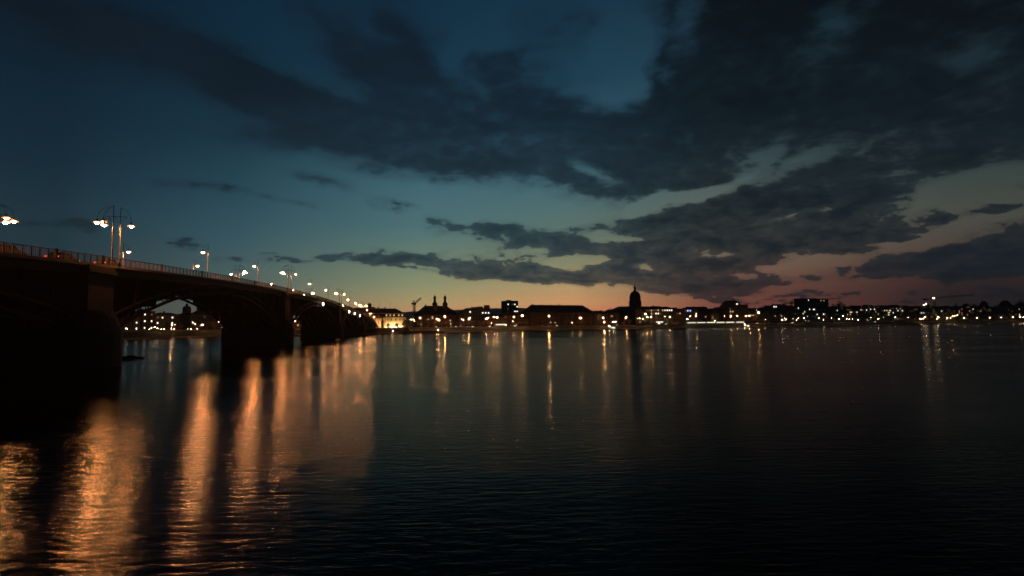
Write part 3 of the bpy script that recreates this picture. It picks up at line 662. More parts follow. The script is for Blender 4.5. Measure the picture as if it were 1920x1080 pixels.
# ------------------------------------------------------------------ buildings
WIN = {}
def win_mesh(kind, w, h):
    k = (kind, round(w,1), round(h,1))
    if k not in WIN:
        b = MB(); b.box(-w/2, w/2, -.06, .08, -h/2, h/2)
        me = bpy.data.meshes.new('window'); me.from_pydata(b.v, [], b.f); me.materials.append(MS['e_w_'+kind] if kind != 'dark' else MS['glass']); WIN[k] = me
    return WIN[k]
ROOFS = {}
def building(name, label, cat, x0, x1, yt, setb, wall='grey', depth=14, roof='flat', ye=None, inset=(0,0), lit=(), floors=3.1, bay=3.4, group=None, ybot=None, grid=True, roofm='roof', dimp=.0, seed=1, win=(1.5,1.7), wallz=None):
    rnd = random.Random(seed + int(x0*7))
    YA, YB = shoreY(x0)+setb, shoreY(x1)+setb
    A = at(x0, 600, YA); B = at(x1, 600, YB); A.z = B.z = GZ
    t = (B-A); L = Vector((t.x,t.y)).length; ang = math.atan2(t.y, t.x)
    o = thing(name, label, cat, (A.x, A.y, GZ-.3), ang, group); o0 = Vector((A.x, A.y, GZ-.3))
    xm = (x0+x1)/2; Ym = (YA+YB)/2
    ztop = at(xm, yt, Ym).z - o0.z
    zeave = (at(xm, ye, Ym).z - o0.z) if ye else ztop
    rot = Matrix.Rotation(-ang, 3, 'Z')
    def loc(px, py, dy=0.0):
        d = ray(px, py); n = Vector((-math.sin(ang), math.cos(ang), 0)); s = (o0+n*dy-C0).dot(n)/d.dot(n)
        return rot @ (C0 + d*s - o0)
    if roof in ('hip','gable'): ztop = at(xm, yt, Ym + depth/2).z - o0.z
    w = MB()
    w.box(0, L, 0, depth, 0, zeave)
    wo = w.build('wall', wall, o)
    r = MB()
    if roof == 'flat':
        r.box(-.25, L+.25, -.25, depth+.25, zeave+.003, zeave+.35)
        for k in range(1 if L < 20 else 2):
            a = rnd.uniform(.15,.6)*L; r.box(a, a+min(4,L*.25), depth*.3, depth*.7, zeave+.35, zeave+.35+rnd.uniform(.8,1.8))
        for k in range(2):
            a = rnd.uniform(.1,.9)*L; r.box(a, a+.5, depth*.5, depth*.5+.5, zeave+.35, zeave+rnd.uniform(1.2,2.2))
    elif roof in ('hip', 'gable'):
        s = L/(x1-x0); i0, i1 = inset[0]*s, inset[1]*s
        if roof == 'gable': i0 = i1 = 0
        e = .4; z0 = zeave+.003
        r.add([(-e,-e,z0),(L+e,-e,z0),(L+e,depth+e,z0),(-e,depth+e,z0),(i0-(e if roof=='gable' else 0),depth/2,ztop),(L-i1+(e if roof=='gable' else 0),depth/2,ztop)],
              [(0,1,5,4),(2,3,4,5),(1,2,5),(3,0,4),(3,2,1,0)])
        nch = max(1, int(L/11))
        for k in range(nch):
            a = L*(k+rnd.uniform(.3,.7))/nch
            if i0 < a < L-i1: c = MB(); c.box(a-.45,a+.45,depth/2-1.4,depth/2-.5,ztop-1.6,ztop+rnd.uniform(.3,1.1)); c.build('chimney', 'redbrick', o)
    elif roof == 'front':   # gable facing the river
        z0 = zeave+.003
        r.add([(-.3,-.3,z0),(L+.3,-.3,z0),(L/2,-.3,ztop),(-.3,depth,z0),(L+.3,depth,z0),(L/2,depth,ztop)], [(0,1,2),(4,3,5),(1,4,5,2),(3,0,2,5),(0,3,4,1)])
    r.build('roof', roofm, o)
    # windows on a grid; those the photo shows lit are lit
    nz = max(1, int((zeave-1.0)/floors)); nx = max(1, int(L/bay))
    while nx*nz > 96: nx = max(1, int(nx*.86)); nz = max(1, nz if nx > nz else nz-1)
    cells = {}
    for kx, ky, kind in lit:
        p = loc(kx, ky); i = min(nx-1, max(0, int(p.x/L*nx))); j = min(nz-1, max(0, int(p.z/zeave*nz)))
        n_ = 0
        while (i, j) in cells and n_ < 3: i = min(nx-1, i+1); n_ += 1
        cells[(i, j)] = kind
    for i in range(nx):
        for j in range(nz):
            kind = cells.get((i, j)) or ('dim' if rnd.random() < dimp else 'dark')
            if kind == 'dark' and not grid: continue
            ww = round(win[0]*min(1, max(.6, Ym/700)), 1)
            wn = bpy.data.objects.new('window', win_mesh(kind, ww, round(win[1]*min(1, max(.6, Ym/700)), 1))); COL.objects.link(wn); wn.parent = o
            wn.location = ((i+.5)*L/nx, -.03, (j+.55)*zeave/nz)
    return o, dict(A=A, L=L, ang=ang, loc=loc, ztop=ztop, zeave=zeave, depth=depth, o0=o0)
W, Wh, Y_, Bl, Rd, Di = 'warm','white','yel','blue','red','dim'

# --- bank seen through the arches
building('apartment_block', 'low apartment block with a column of lit windows beside the nearest pier', 'building', 226, 248, 599, 40, 'grey', lit=[(237,602.5,Wh),(243,602.5,Y_),(237,607.5,Wh),(236.5,612.5,Wh),(236,618,Wh)])
building('apartment_block', 'apartment block with one narrow column of lit windows, second seen through the arch', 'building', 249.5, 263, 589, 42, 'grey', lit=[(258.5,593,Y_),(255,597,Y_),(254.5,602.5,Y_),(260,602.5,Di),(254.5,607,Y_),(255,612.5,Y_),(255,619,Wh),(261,619,Wh)])
building('apartment_block', 'tallest apartment block through the arch with two columns of lit windows', 'building', 265, 290.5, 584, 44, 'redbrick', lit=[(278,587,Wh),(273.5,592,Wh),(278,592,Di),(278,597,Wh),(272.5,597,Di),(272.5,602,W),(278,602,Y_),(272,607,Y_),(272.5,612,Y_),(277.5,612,Wh),(273,617.5,Wh),(278,617.5,Wh)])
building('apartment_block', 'lower block with three stacked lit windows right of the tallest block', 'building', 291, 309, 591, 46, 'grey', lit=[(304,593,Y_),(304,597,Y_),(304,600.5,Y_),(297,594,Di),(297,605,Wh)])
building('long_house', 'long low roof behind the riverbank left of the domed church', 'building', 309, 337, 586.5, 60, 'grey', 16, 'hip', 591, (4,1), lit=[(324,597,Wh),(323,602,Wh)], roofm='tile')
def lathe_building(name, label, px, yrings, Ypix, wall, roofm, prof, extra=None, group=None):
    pass
def dome_church_small():
    Y = shoreY(344)+75; c = at(344.5, 600, Y); s = Y/F
    o = thing('domed_church', 'small church with round drum and onion-topped dome under the bridge arch', 'church', (c.x, c.y, GZ-.3))
    def z(y): return at(344.5, y, Y).z-(GZ-.3)
    r = 7.3*s
    m = MB(); m.box(-9*s, 12*s, -3, 10, 0, z(590)); m.build('wall', 'ochre', o)
    m = MB(); m.add([(-9*s-.3,-3.3,z(590)+.003),(12*s+.3,-3.3,z(590)+.003),(12*s+.3,10.3,z(590)+.003),(-9*s-.3,10.3,z(590)+.003),(-5*s,3.5,z(586)),(8*s,3.5,z(586))], [(0,1,5,4),(2,3,4,5),(1,2,5),(3,0,4),(3,2,1,0)]); m.build('roof', 'tile', o)
    m = MB(); m.lathe([(r,z(591)),(r,z(580)),(r*1.06,z(579.6)),(r*1.06,z(579))], 20, (0,3.5,0)); m.build('drum', 'redbrick', o)
    m = MB(); m.lathe([(r*1.0,z(579)+.003),(r*.98,z(577.5)),(r*.85,z(575.2)),(r*.5,z(573.6)),(r*.3,z(573.2)),(r*.3,z(570.8)),(r*.38,z(570.5)),(r*.3,z(569.6)),(r*.08,z(568.8)),(.1,z(566.8))], 20, (0,3.5,0)); m.build('dome', 'copper', o, True)
    for px, py in ((345.5,598),(348.5,598),(337,594.5)):
        wn = bpy.data.objects.new('window', win_mesh('white' if px > 340 else 'blue', 1.2, 1.4)); COL.objects.link(wn); wn.parent = o; wn.location = ((px-344.5)*s, -3.05, z(py))
dome_church_small()
building('apartment_block', 'plain dark block right of the small domed church', 'building', 357, 376, 590.5, 60, 'grey')
building('apartment_block', 'dark pitched-roof house left of the dark tower under the arch', 'building', 375.5, 391, 583, 64, 'grey', 12, 'hip', 590, (2,1), lit=[(384,598,Di)])
building('tower_block', 'dark tower block rising under the right side of the nearest arch', 'building', 391.2, 410, 568, 90, 'grey', 16)
building('apartment_block', 'dark block with lamps before it beside the second pier', 'building', 411, 446, 590, 40, 'ochre', 12, 'hip', 594, (3,3), lit=[(420,600,Di)], roofm='tile')
building('apartment_block', 'dark house filling the lower half of the second arch opening', 'building', 535, 582, 598, 40, 'ochre', 12, 'hip', 603, (16,8), roofm='tile', lit=[(564,607,Di),(554,612,W)])
# --- floodlit long house (mansard), beyond the bridge end
ml, info = building('long_mansard_house', 'long floodlit palace with dark mansard roof beside the bridge end', 'building', 664, 761, 578, 62, 'plaster', 16, 'hip', 594.5, (10,12), bay=4.6, floors=4.0, win=(1.3,2.1))
def mansard_extras():
    o = ml; L = info['L']; zE = info['zeave']; loc = info['loc']; z1 = loc(720, 588).z; z2 = info['ztop']; dp = info['depth']
    for ch in list(o.children):
        if ch.name.startswith('roof'): bpy.data.objects.remove(ch)
    m = MB(); m.loft([[(-.3,-.3,zE+.003),(L+.3,-.3,zE+.003),(L+.3,dp+.3,zE+.003),(-.3,dp+.3,zE+.003)], [(.4,.9,z1),(L-.4,.9,z1),(L-.4,dp-.9,z1),(.4,dp-.9,z1)]]); m.build('mansard_slope', 'tile', o)
    m = MB(); m.box(-.1, L+.1, .5, dp-.5, z1+.003, z1+.32); m.build('cornice', 'white', o)
    i0 = 5.0; z0 = z1+.33; m = MB(); m.add([(.2,.7,z0),(L-.2,.7,z0),(L-.2,dp-.7,z0),(.2,dp-.7,z0),(i0,dp/2,z2),(L-i0,dp/2,z2)], [(0,1,5,4),(2,3,4,5),(1,2,5),(3,0,4),(3,2,1,0)]); m.build('roof', 'tile', o)
    for px in (681,687,693.5,724.5,731.5,738.5,747.5,754):
        p = loc(px, 591.2); d = MB(); d.box(p.x-.9,p.x+.9,-.1,1.5,p.z-1.2,p.z+1.0); d.add([(p.x-1.0,-.2,p.z+1.0),(p.x+1.0,-.2,p.z+1.0),(p.x,-.2,p.z+1.7),(p.x-1.0,1.5,p.z+1.0),(p.x+1.0,1.5,p.z+1.0),(p.x,1.5,p.z+1.7)], [(0,1,2),(4,3,5),(1,4,5,2),(3,0,2,5)]); dd = d.build('dormer', 'tile', o)
        wn = bpy.data.objects.new('window', win_mesh('warm', 1.2, 1.5)); COL.objects.link(wn); wn.parent = dd; wn.location = (p.x, -.17, p.z)
    # rooftop cupola
    p = loc(703, 577); r = 1.9; b0 = z2-2
    m = MB(); m.box(p.x-4.6,p.x-.2+5,dp/2-1.6,dp/2+1.6,b0,z2+1.0); m.build('roof_turret', 'tile', o)
    m = MB(); m.lathe([(r,z2+1.0),(r*.95,z2+2.4),(r*1.05,z2+2.5),(r*.92,z2+3.4),(r*.5,z2+4.2),(.1,z2+4.6)], 12, (p.x,dp/2,0)); m.build('cupola', 'copper', o, True)
mansard_extras()
gh, gi = building('gatehouse', 'bright floodlit gatehouse with a triangular pediment at the bridge end', 'building', 696.5, 722.5, 591, 34, 'plaster', 9, 'front', 597, bay=4.2, floors=4.5, win=(1.2,2.4), roofm='coping')
def gate_extras():
    L = gi['L']; z = gi['zeave']
    for i in range(5):
        m = MB(); x = L*(i+.5)/5; m.lathe([(.34,.4),(.28,.6),(.24,z-.7),(.36,z-.5),(.36,z-.2)], 10, (x,-.75,0)); m.build('column', 'plaster', gh, True)
    m = MB(); m.box(-.3,L+.3,-1.2,-.32,z-.2,z+.2); m.box(0,L,-1.2,-.05,0,.4); m.build('entablature', 'plaster', gh)
gate_extras()
floods = []
def floodlight(px, off, aim=1):
    global fl0
    p = gpos(px, off); o = fl0 if not floods else copy_tree(fl0)
    o.location = p; o.rotation_euler.z = shore_dir(px); tag(o, '', 'floodlight', 'floodlights before the long palace'); floods.append((px, o))
fl0 = thing('floodlight', '', 'floodlight')
b = MB(); b.box(-.05,.05,-.05,.05,0,.6); b.box(-.35,.35,-.3,-.12,.5,1.0); b.build('housing', 'shade', fl0)
b = MB(); b.add([(-.32,-.1,.52),(.32,-.1,.52),(.32,.02,.98),(-.32,.02,.98)], [(0,3,2,1)]); b.add([(-.32,-.115,.52),(.32,-.115,.52),(.32,.005,.98),(-.32,.005,.98)], [(0,1,2,3)]); b.build('lens', MS['e_flood'], fl0)
for px in (690,726,735,744,753): floodlight(px, 56)
for px in (700,708,716): floodlight(px, 28)
for i, (px, o) in enumerate(sorted(floods, key=lambda q: q[0])): o['label'] = f'{ORD[i]} ground floodlight from the left at the foot of the floodlit palace'
# --- twin-towered church
ch, ci = building('twin_tower_church', 'church with two slim onion-topped towers above a broad hipped roof', 'church', 793, 862, 573.5, 92, 'ochre', 22, 'hip', 590, (12,16), bay=6.5, floors=6, win=(1.4,3.0), lit=[(813,587,W)])
def church_towers():
    loc = ci['loc']; dp = 7
    for px in (815.3, 834.5):
        c = loc(px, 590, 7); s = (shoreY(px)+92+7)/F
        def z(y): return loc(px, y, 7).z
        m = MB(); m.box(c.x-3.4*s, c.x+3.4*s, dp-3.4*s, dp+3.4*s, ci['zeave'], z(572.6)); tw_ = m.build('tower', 'ochre', ch)
        m = MB(); s *= 1.1; prof = [(3.3,573),(4.6,571),(4.4,569.2),(3.0,567.2),(2.2,565.8),(2.1,561),(2.1,559),(2.6,558.6),(2.3,557.2),(1.3,555.6),(.45,554.3),(.2,552),(.12,549.5)]
        m.lathe([(a*s, z(y)) for a, y in prof], 14, (c.x, dp, 0)); m.build('onion_spire', 'copper', tw_, True)
church_towers()
building('flat_block', 'low flat block right of the twin-towered church', 'building', 871, 885, 582, 80, 'grey', lit=[(882.5,587,Wh)])
fb, fi = building('flat_block', 'long flat block with a stair tower at its right end', 'building', 885.5, 919, 578, 84, 'grey', lit=[(906,587,Wh),(912,587,Wh),(914,587,Wh)])
m = MB(); p = fi['loc'](917, 572); m.box(p.x-2.0, p.x+2.2, 2, 7, fi['zeave'], p.z); m.build('stair_tower', 'grey', fb)
building('house_row', 'low dark houses right of the flat blocks among trees', 'building', 921, 949, 592, 60, 'ochre', 12, 'hip', 596, (3,3), roofm='tile')
building('tower_block', 'square tower block with scattered lit windows against the glow', 'building', 951, 972, 564.3, 290, 'grey', 18, lit=[(953.5,572,Wh),(967,571.5,Wh),(971,575,Wh),(954,579,Di),(963.5,582,Wh),(967,582,Wh),(970,582,Wh),(962,569.5,Di)])
building('house_row', 'long low roof between the tower block and the palace', 'building', 946, 995, 585, 62, 'ochre', 12, 'hip', 592, (6,2), roofm='tile')
pl_, pi_ = building('hip_roofed_palace', 'long brick palace under a huge dark hipped roof', 'building', 996, 1115, 572, 52, 'redbrick', 22, 'hip', 586, (9,12), bay=4.6, floors=5.2, win=(1.3,2.6), lit=[(1085,591,Di)])
def fins():
    L = pi_['L']; n = 24
    for i in range(n+1):
        m = MB(); m.box(i*L/n-.2, i*L/n+.2, -.32, 0, 0, pi_['zeave']-.3); m.build('pilaster', 'redbrick', pl_)
fins()
building('house', 'low hipped house right of the palace', 'building', 1116, 1138, 582.5, 50, 'grey', 12, 'hip', 588, (4,4), lit=[(1124,590,Di)])
building('house', 'dark house under the left shoulder of the big dome', 'building', 1138.5, 1162, 580.5, 58, 'ochre', 12, 'hip', 587, (5,2), roofm='tile')
# --- big domed church
dc, di = building('big_domed_church', 'tall ribbed dome with lantern and spire over a broad church', 'church', 1163, 1203, 574.5, 112, 'ochre', 30, 'hip', 581, (9,2), bay=6, floors=7, win=(1.4,3.2))
def big_dome():
    loc = di['loc']; s = (shoreY(1191)+112+12)/F; cy_ = 12; s *= 1.05; c = loc(1191.3, 580, cy_)
    def z(y): return loc(1191.3, y, cy_).z
    m = MB(); m.lathe([(10.6*s,z(582)),(10.6*s,z(575)),(9.9*s,z(574.8)),(9.9*s,z(566)),(10.9*s,z(565.8)),(10.9*s,z(564.2)),(10.0*s,z(564)),(9.6*s,z(560.5))], 24, (c.x,cy_,0)); dr = m.build('drum', 'ochre', dc)
    for i in range(16):
        a = 2*math.pi*i/16; m = MB(); m.lathe([(.45,z(574.5)),(.45,z(566.2))], 6, (c.x+10.5*s*math.cos(a), cy_+10.5*s*math.sin(a), 0)); m.build('column', 'ochre', dr)
    m = MB(); m.lathe([(r*s, z(y)) for r, y in [(9.7,560.6),(9.6,558),(9.1,555),(8.2,552),(6.8,549.2),(4.8,547),(2.9,545.8),(2.6,545.6)]], 24, (c.x,cy_,0)); dm = m.build('dome', 'copper', dc, True)
    m = MB()
    for i in range(12):
        a = 2*math.pi*i/12; m.tube([(c.x+(r+.08)*s*math.cos(a), cy_+(r+.08)*s*math.sin(a), z(y)) for r, y in [(9.7,560.6),(9.6,558),(9.1,555),(8.2,552),(6.8,549.2),(4.8,547)]], .28, 4)
    m.build('dome_ribs', 'copper', dm)
    m = MB(); m.lathe([(r*s, z(y)) for r, y in [(2.7,545.7),(2.6,545),(1.9,544.8),(1.9,540.4),(2.4,540.2),(2.1,539),(1.2,537.2),(.6,535.6),(.3,534.5),(.25,533),(.1,530)]], 12, (c.x,cy_,0)); m.build('lantern', 'copper', dc, True)
big_dome()
# --- apartments with lit windows
apg = 'terrace of lit riverside apartments'
building('apartment_house', 'left apartment house of the lit terrace beside the big dome', 'building', 1203.5, 1224, 574.5, 42, 'terrace', 13, 'hip', 579.5, (2,1), group=apg, bay=2.9, lit=[(1210.5,589.5,Wh),(1223,590,W),(1214.5,585.5,Di),(1222.5,581.5,W),(1219,581.5,Di),(1206,594,Di),(1212,598,Di)], dimp=.12)
building('apartment_house', 'middle apartment house of the lit terrace with the most lit windows', 'building', 1224.3, 1245, 574, 42, 'terrace', 13, 'hip', 579, (1,1), group=apg, bay=2.9, lit=[(1230,585.5,Wh),(1235,585.5,Wh),(1241,585,W),(1234,581,W),(1229,594,Di),(1227,590,Di),(1240,590,Di)], dimp=.12)
building('apartment_house', 'right apartment house of the lit terrace', 'building', 1245.3, 1262, 575, 42, 'terrace', 13, 'hip', 579, (1,2), group=apg, bay=2.9, lit=[(1246,585,Y_),(1246,581,Wh),(1254,581,Wh),(1261,581,Wh),(1255,594,W)], dimp=.12)
building('house', 'lower house between the lit terrace and the blue-windowed house', 'building', 1262.5, 1283, 579, 44, 'ochre', 12, 'flat', lit=[(1268,586,Di),(1268,591,W)], dimp=.06)
building('house', 'flat house with two bright blue windows', 'building', 1283.3, 1297, 580, 42, 'grey', 12, 'flat', lit=[(1291.5,585,Bl),(1294,585,Bl),(1287,585,Di)])
building('house', 'narrow pale house with warm top windows right of the blue windows', 'building', 1297.3, 1308.5, 580, 42, 'terrace', 12, 'flat', lit=[(1302.5,587,W),(1307.5,587,Wh)])
building('warehouse', 'long brick building under a tall dark roof left of the gable', 'building', 1289, 1334, 575, 64, 'redbrick', 16, 'hip', 586, (6,1), bay=3.4, win=(1.1,2.4))
building('gabled_house', 'steep pale gable facing the river above the lit buses', 'building', 1333.5, 1347.5, 578, 58, 'terrace', 16, 'front', 588, bay=3)
building('warehouse', 'long brick building right of the steep gable', 'building', 1347.8, 1367.5, 576, 62, 'redbrick', 16, 'hip', 586, (1,3), bay=3.2, win=(1.1,2.4))
tb, ti = building('tiered_tower', 'stepped tower building with rooftop mast and one lit crown window', 'building', 1368, 1403.5, 571.5, 50, 'ochre', 16, 'flat', lit=[(1367.5,584.5,W),(1373,584.5,W),(1370.5,580,Di)])
def tiers():
    loc = ti['loc']; z = ti['zeave']+.36; L = ti['L']; s = L/35.5
    m = MB(); m.box(.8*s, 23*s, 1.5, 14, z, loc(1380,567).z); a1 = m.build('upper_storey', 'ochre', tb)
    m = MB(); m.box(3*s, 21*s, 2.5, 13, loc(1380,567).z+.003, loc(1380,565).z); m.box(5.5*s, 17*s, 3, 12, loc(1380,565).z+.006, loc(1380,563.2).z); m.build('crown', 'roof', tb)
    m = MB(); p = loc(1381,560); m.tube([(p.x,6,loc(1381,563.3).z),(p.x,6,loc(1381,558.4).z)], .3, 6); m.ball((p.x,6,loc(1381,560.5).z), .9); m.build('mast', 'shade', tb)
    p = loc(1383.5,570); wn = bpy.data.objects.new('window', win_mesh('white', 2.6, 1.3)); COL.objects.link(wn); wn.parent = a1; wn.location = (p.x, 1.44, p.z)
tiers()
building('house', 'hipped dark house right of the tiered tower building', 'building', 1404, 1428, 577.5, 60, 'grey', 12, 'hip', 584, (3,3), lit=[(1418,581,Di),(1412,591,W)])
building('house', 'dark hipped house left of the great bare tree', 'building', 1428.5, 1450, 576.5, 64, 'grey', 12, 'hip', 583, (3,3))
building('flat_block', 'flat block with two lit top windows behind the great bare tree', 'building', 1450.5, 1484, 573, 66, 'grey', lit=[(1452,575.5,Wh),(1455,577,Wh),(1480,581.5,Wh),(1465,592,Di)])
building('flat_block', 'block with a yellow top window left of the slab high-rise', 'building', 1484.5, 1508, 575.5, 60, 'grey', lit=[(1497,577,Y_),(1508,586,Y_),(1491,588,Di)])
sl, si = building('slab_high_rise', 'broad slab high-rise with an overhanging flat roof', 'building', 1508.5, 1555, 561, 200, 'grey', 16, lit=[(1515.5,565,Wh),(1538,563,W),(1540,563,W)], bay=4.5)
m = MB(); m.box(-.6, si['L']+3.2, -1, 17, si['ztop']+.36, si['ztop']+.9); m.build('roof_slab', 'concrete', sl)
building('flat_block', 'dark block below the slab high-rise with three lit windows', 'building', 1508.5, 1536, 578, 58, 'grey', lit=[(1519,582,Wh),(1524,582,Wh),(1526,582,Wh),(1508.5,586,Y_),(1531.5,589,Wh)])
building('flat_block', 'dark block under the right end of the slab high-rise', 'building', 1536.5, 1562, 577.5, 58, 'grey', lit=[(1544.5,589,Wh),(1546,589,W),(1550,592.5,Di),(1562,589,Wh)])
rows = [(1562.5,1588,576,'house with dim windows under the left skyline tree',[(1569,581.5,Y_),(1567,592,Di),(1570,592.5,Di)]),
 (1588.5,1606,575,'house with bright yellow windows under the right skyline tree',[(1594,583.5,Y_),(1597.5,587,Y_),(1589,583,Di),(1590.5,591,W),(1595,591,W),(1590.5,594.5,Di),(1595,594.5,Di),(1589,579.5,Di),(1593,579.5,Di)]),
 (1606.5,1627,575,'block with a diagonal scatter of white windows right of the skyline trees',[(1607.5,587.5,Wh),(1613,583.5,W),(1617,583.5,W),(1614,579.5,Di),(1603,590.5,Di),(1622,587,Di),(1626.5,583,Wh)]),
 (1627.5,1651,573.5,'block with two white windows high on its front in the bright row',[(1632.5,579.5,Wh),(1640,579.5,Wh),(1642,584,W),(1631,583.5,Di),(1637.5,587,Di),(1646,590.5,W),(1645.5,587,Di)]),
 (1651.5,1674,572.5,'block with three stacked wide yellow windows',[(1659,581.3,Y_),(1663,581.3,Y_),(1667,581.3,Y_),(1665,584.5,Y_),(1667,584.5,Y_),(1665.5,587,Y_),(1665,590.8,Y_),(1668,590.8,W)]),
 (1674.5,1699,573,'block with orange windows high on its right side, next to the yellow windows',[(1684.5,581,Wh),(1681,577.5,W),(1687,577,W),(1690.5,581,W),(1690.5,584.5,Wh),(1690.8,588,Di),(1674,588,Wh),(1673,578,Di)]),
 (1699.5,1722,574.5,'dark house left of the horizontal tower crane',[(1714,581.3,Di),(1718,581.3,Di),(1721,581.3,Di)]),
 (1722.5,1745,573.5,'block with a pair of white windows under the horizontal tower crane',[(1727.5,586.5,Wh),(1732,586.5,Wh)]),
 (1745.5,1770,574.5,'dim-windowed block just right of the horizontal crane mast',[(1749,580,Di),(1751,584,Di),(1765,584,Wh),(1751,587,Di),(1755,587,Di),(1756,590,W)]),
 (1770.5,1793,575,'dark block second right of the horizontal crane mast',[(1777,581,Di),(1785,586,Di),(1788,585,Di)]),
 (1793.5,1813,574,'block with reddish windows right of the horizontal crane',[(1798.5,582.5,W),(1802,578,Rd),(1799,587,W),(1804,590,Rd),(1804,586,Rd)]),
 (1813.5,1838,574.5,'block with one clear white top window near the right end',[(1817,583,W),(1823.5,580,Wh),(1815,590,W),(1821,586,Di)]),
 (1838.5,1866,575.5,'dark block third from the right end of the bank',[(1839,583,W),(1841,580,Di),(1856,580,Di),(1857,583,Di)]),
 (1866.5,1893,575.5,'dark block second from the right end of the bank',[(1880,592.5,Di)]),
 (1893.5,1935,575,'last dark block at the right edge of the view',[(1911,579,W),(1913,588.5,Wh)])]
for k, (a, b_, y, lab, lit) in enumerate(rows):
    building('apartment_block', lab, 'building', a, b_, y, 48, ['grey','ochre','redbrick','grey','terrace'][k % 5], 13, 'hip' if k % 3 == 1 else 'flat', (y+4) if k % 3 == 1 else None, (3,3), lit=lit, bay=3.6, dimp=.05, group='far row of riverside blocks')
# kiosk
kz = thing('kiosk', 'riverside kiosk with a bright reddish-white canopy before the lit terrace', 'kiosk', gpos(1234.5, 24), shore_dir(1234))
m = MB(); m.box(-3.6,3.6,0,3,0,2.8); m.build('wall', 'grey', kz)
m = MB(); m.box(-4.6,4.6,-1,3.6,2.8,3.05); m.build('roof', 'roof', kz)
m = MB(); m.box(-4.6,4.6,-1.12,-1.0,2.85,3.6); m.build('canopy_light', MS['e_w_white'], kz)
m = MB(); m.box(-1.2,1.2,-.08,0,1.0,2.2); m.build('window', MS['e_w_white'], kz)

# ------------------------------------------------------------------ street lamps of the far bank
def lamp_proto(em, r):
    t = thing('street_lamp', '', 'street lamp')
    p = MB(); p.lathe([(.12,0),(.09,.15),(.07,.97),(.05,1.0)], 6); pl = p.build('pole', 'pole', t)
    h = thing('x', '', 'x'); bpy.data.objects.remove(h)
    s = MB(); s.lathe([(.06,.55*r/.4+.3),(r*1.0,.25),(r*1.05,.18)], 10); sh = s.build('lamp_shade', 'shade', t)
    d_ = MB(); d_.lathe([(r*1.3,r*.6),(r*1.75,.0),(r*1.65,-r*.05),(r*.8,r*.3)], 10); d_.build('halo_dish', MS['e_glow' if em.startswith('warm') else 'e_w_warm'], t, True)  # made-up halo dish again; pale lamps borrow the warm window glow
    b_ = MB(); b_.ball((0,0,-r*.1), r, .8, 8, 6); bl = b_.build('bulb', MS['e_'+em], t, True)
    return t, pl, sh, bl
PRO = {}
lamps_by = []
def street_lamp(px, py, em='warm', r=.4, off=16, base=GZ):
    r = round(r*min(1.25, max(.45, shoreY(px)/620)), 2)
    if em == 'warm' and px > 1185: em = 'warmlow'
    key = (em, r)
    if key not in PRO: PRO[key] = lamp_proto(em, r); o = PRO[key][0]
    else: o = copy_tree(PRO[key][0])
    Y = shoreY(px)+off; q = at(px, py, Y); h = max(1.2, q.z-base)
    o.location = (q.x, q.y, base)
    for chd in o.children:
        if chd.name.startswith('pole'): chd.scale = (1,1,h)
        else: chd.location = (0,0,h+ (0 if chd.name.startswith('bulb') else 0))
    o['tone'] = {'warm':'orange','warmlow':'orange','white':'white','small':'small pale'}[em]
    tag(o, '', 'street lamp', 'street lamps along the far bank'); lamps_by.append((px, o))
BIG, MED, SML = .46, .33, .21
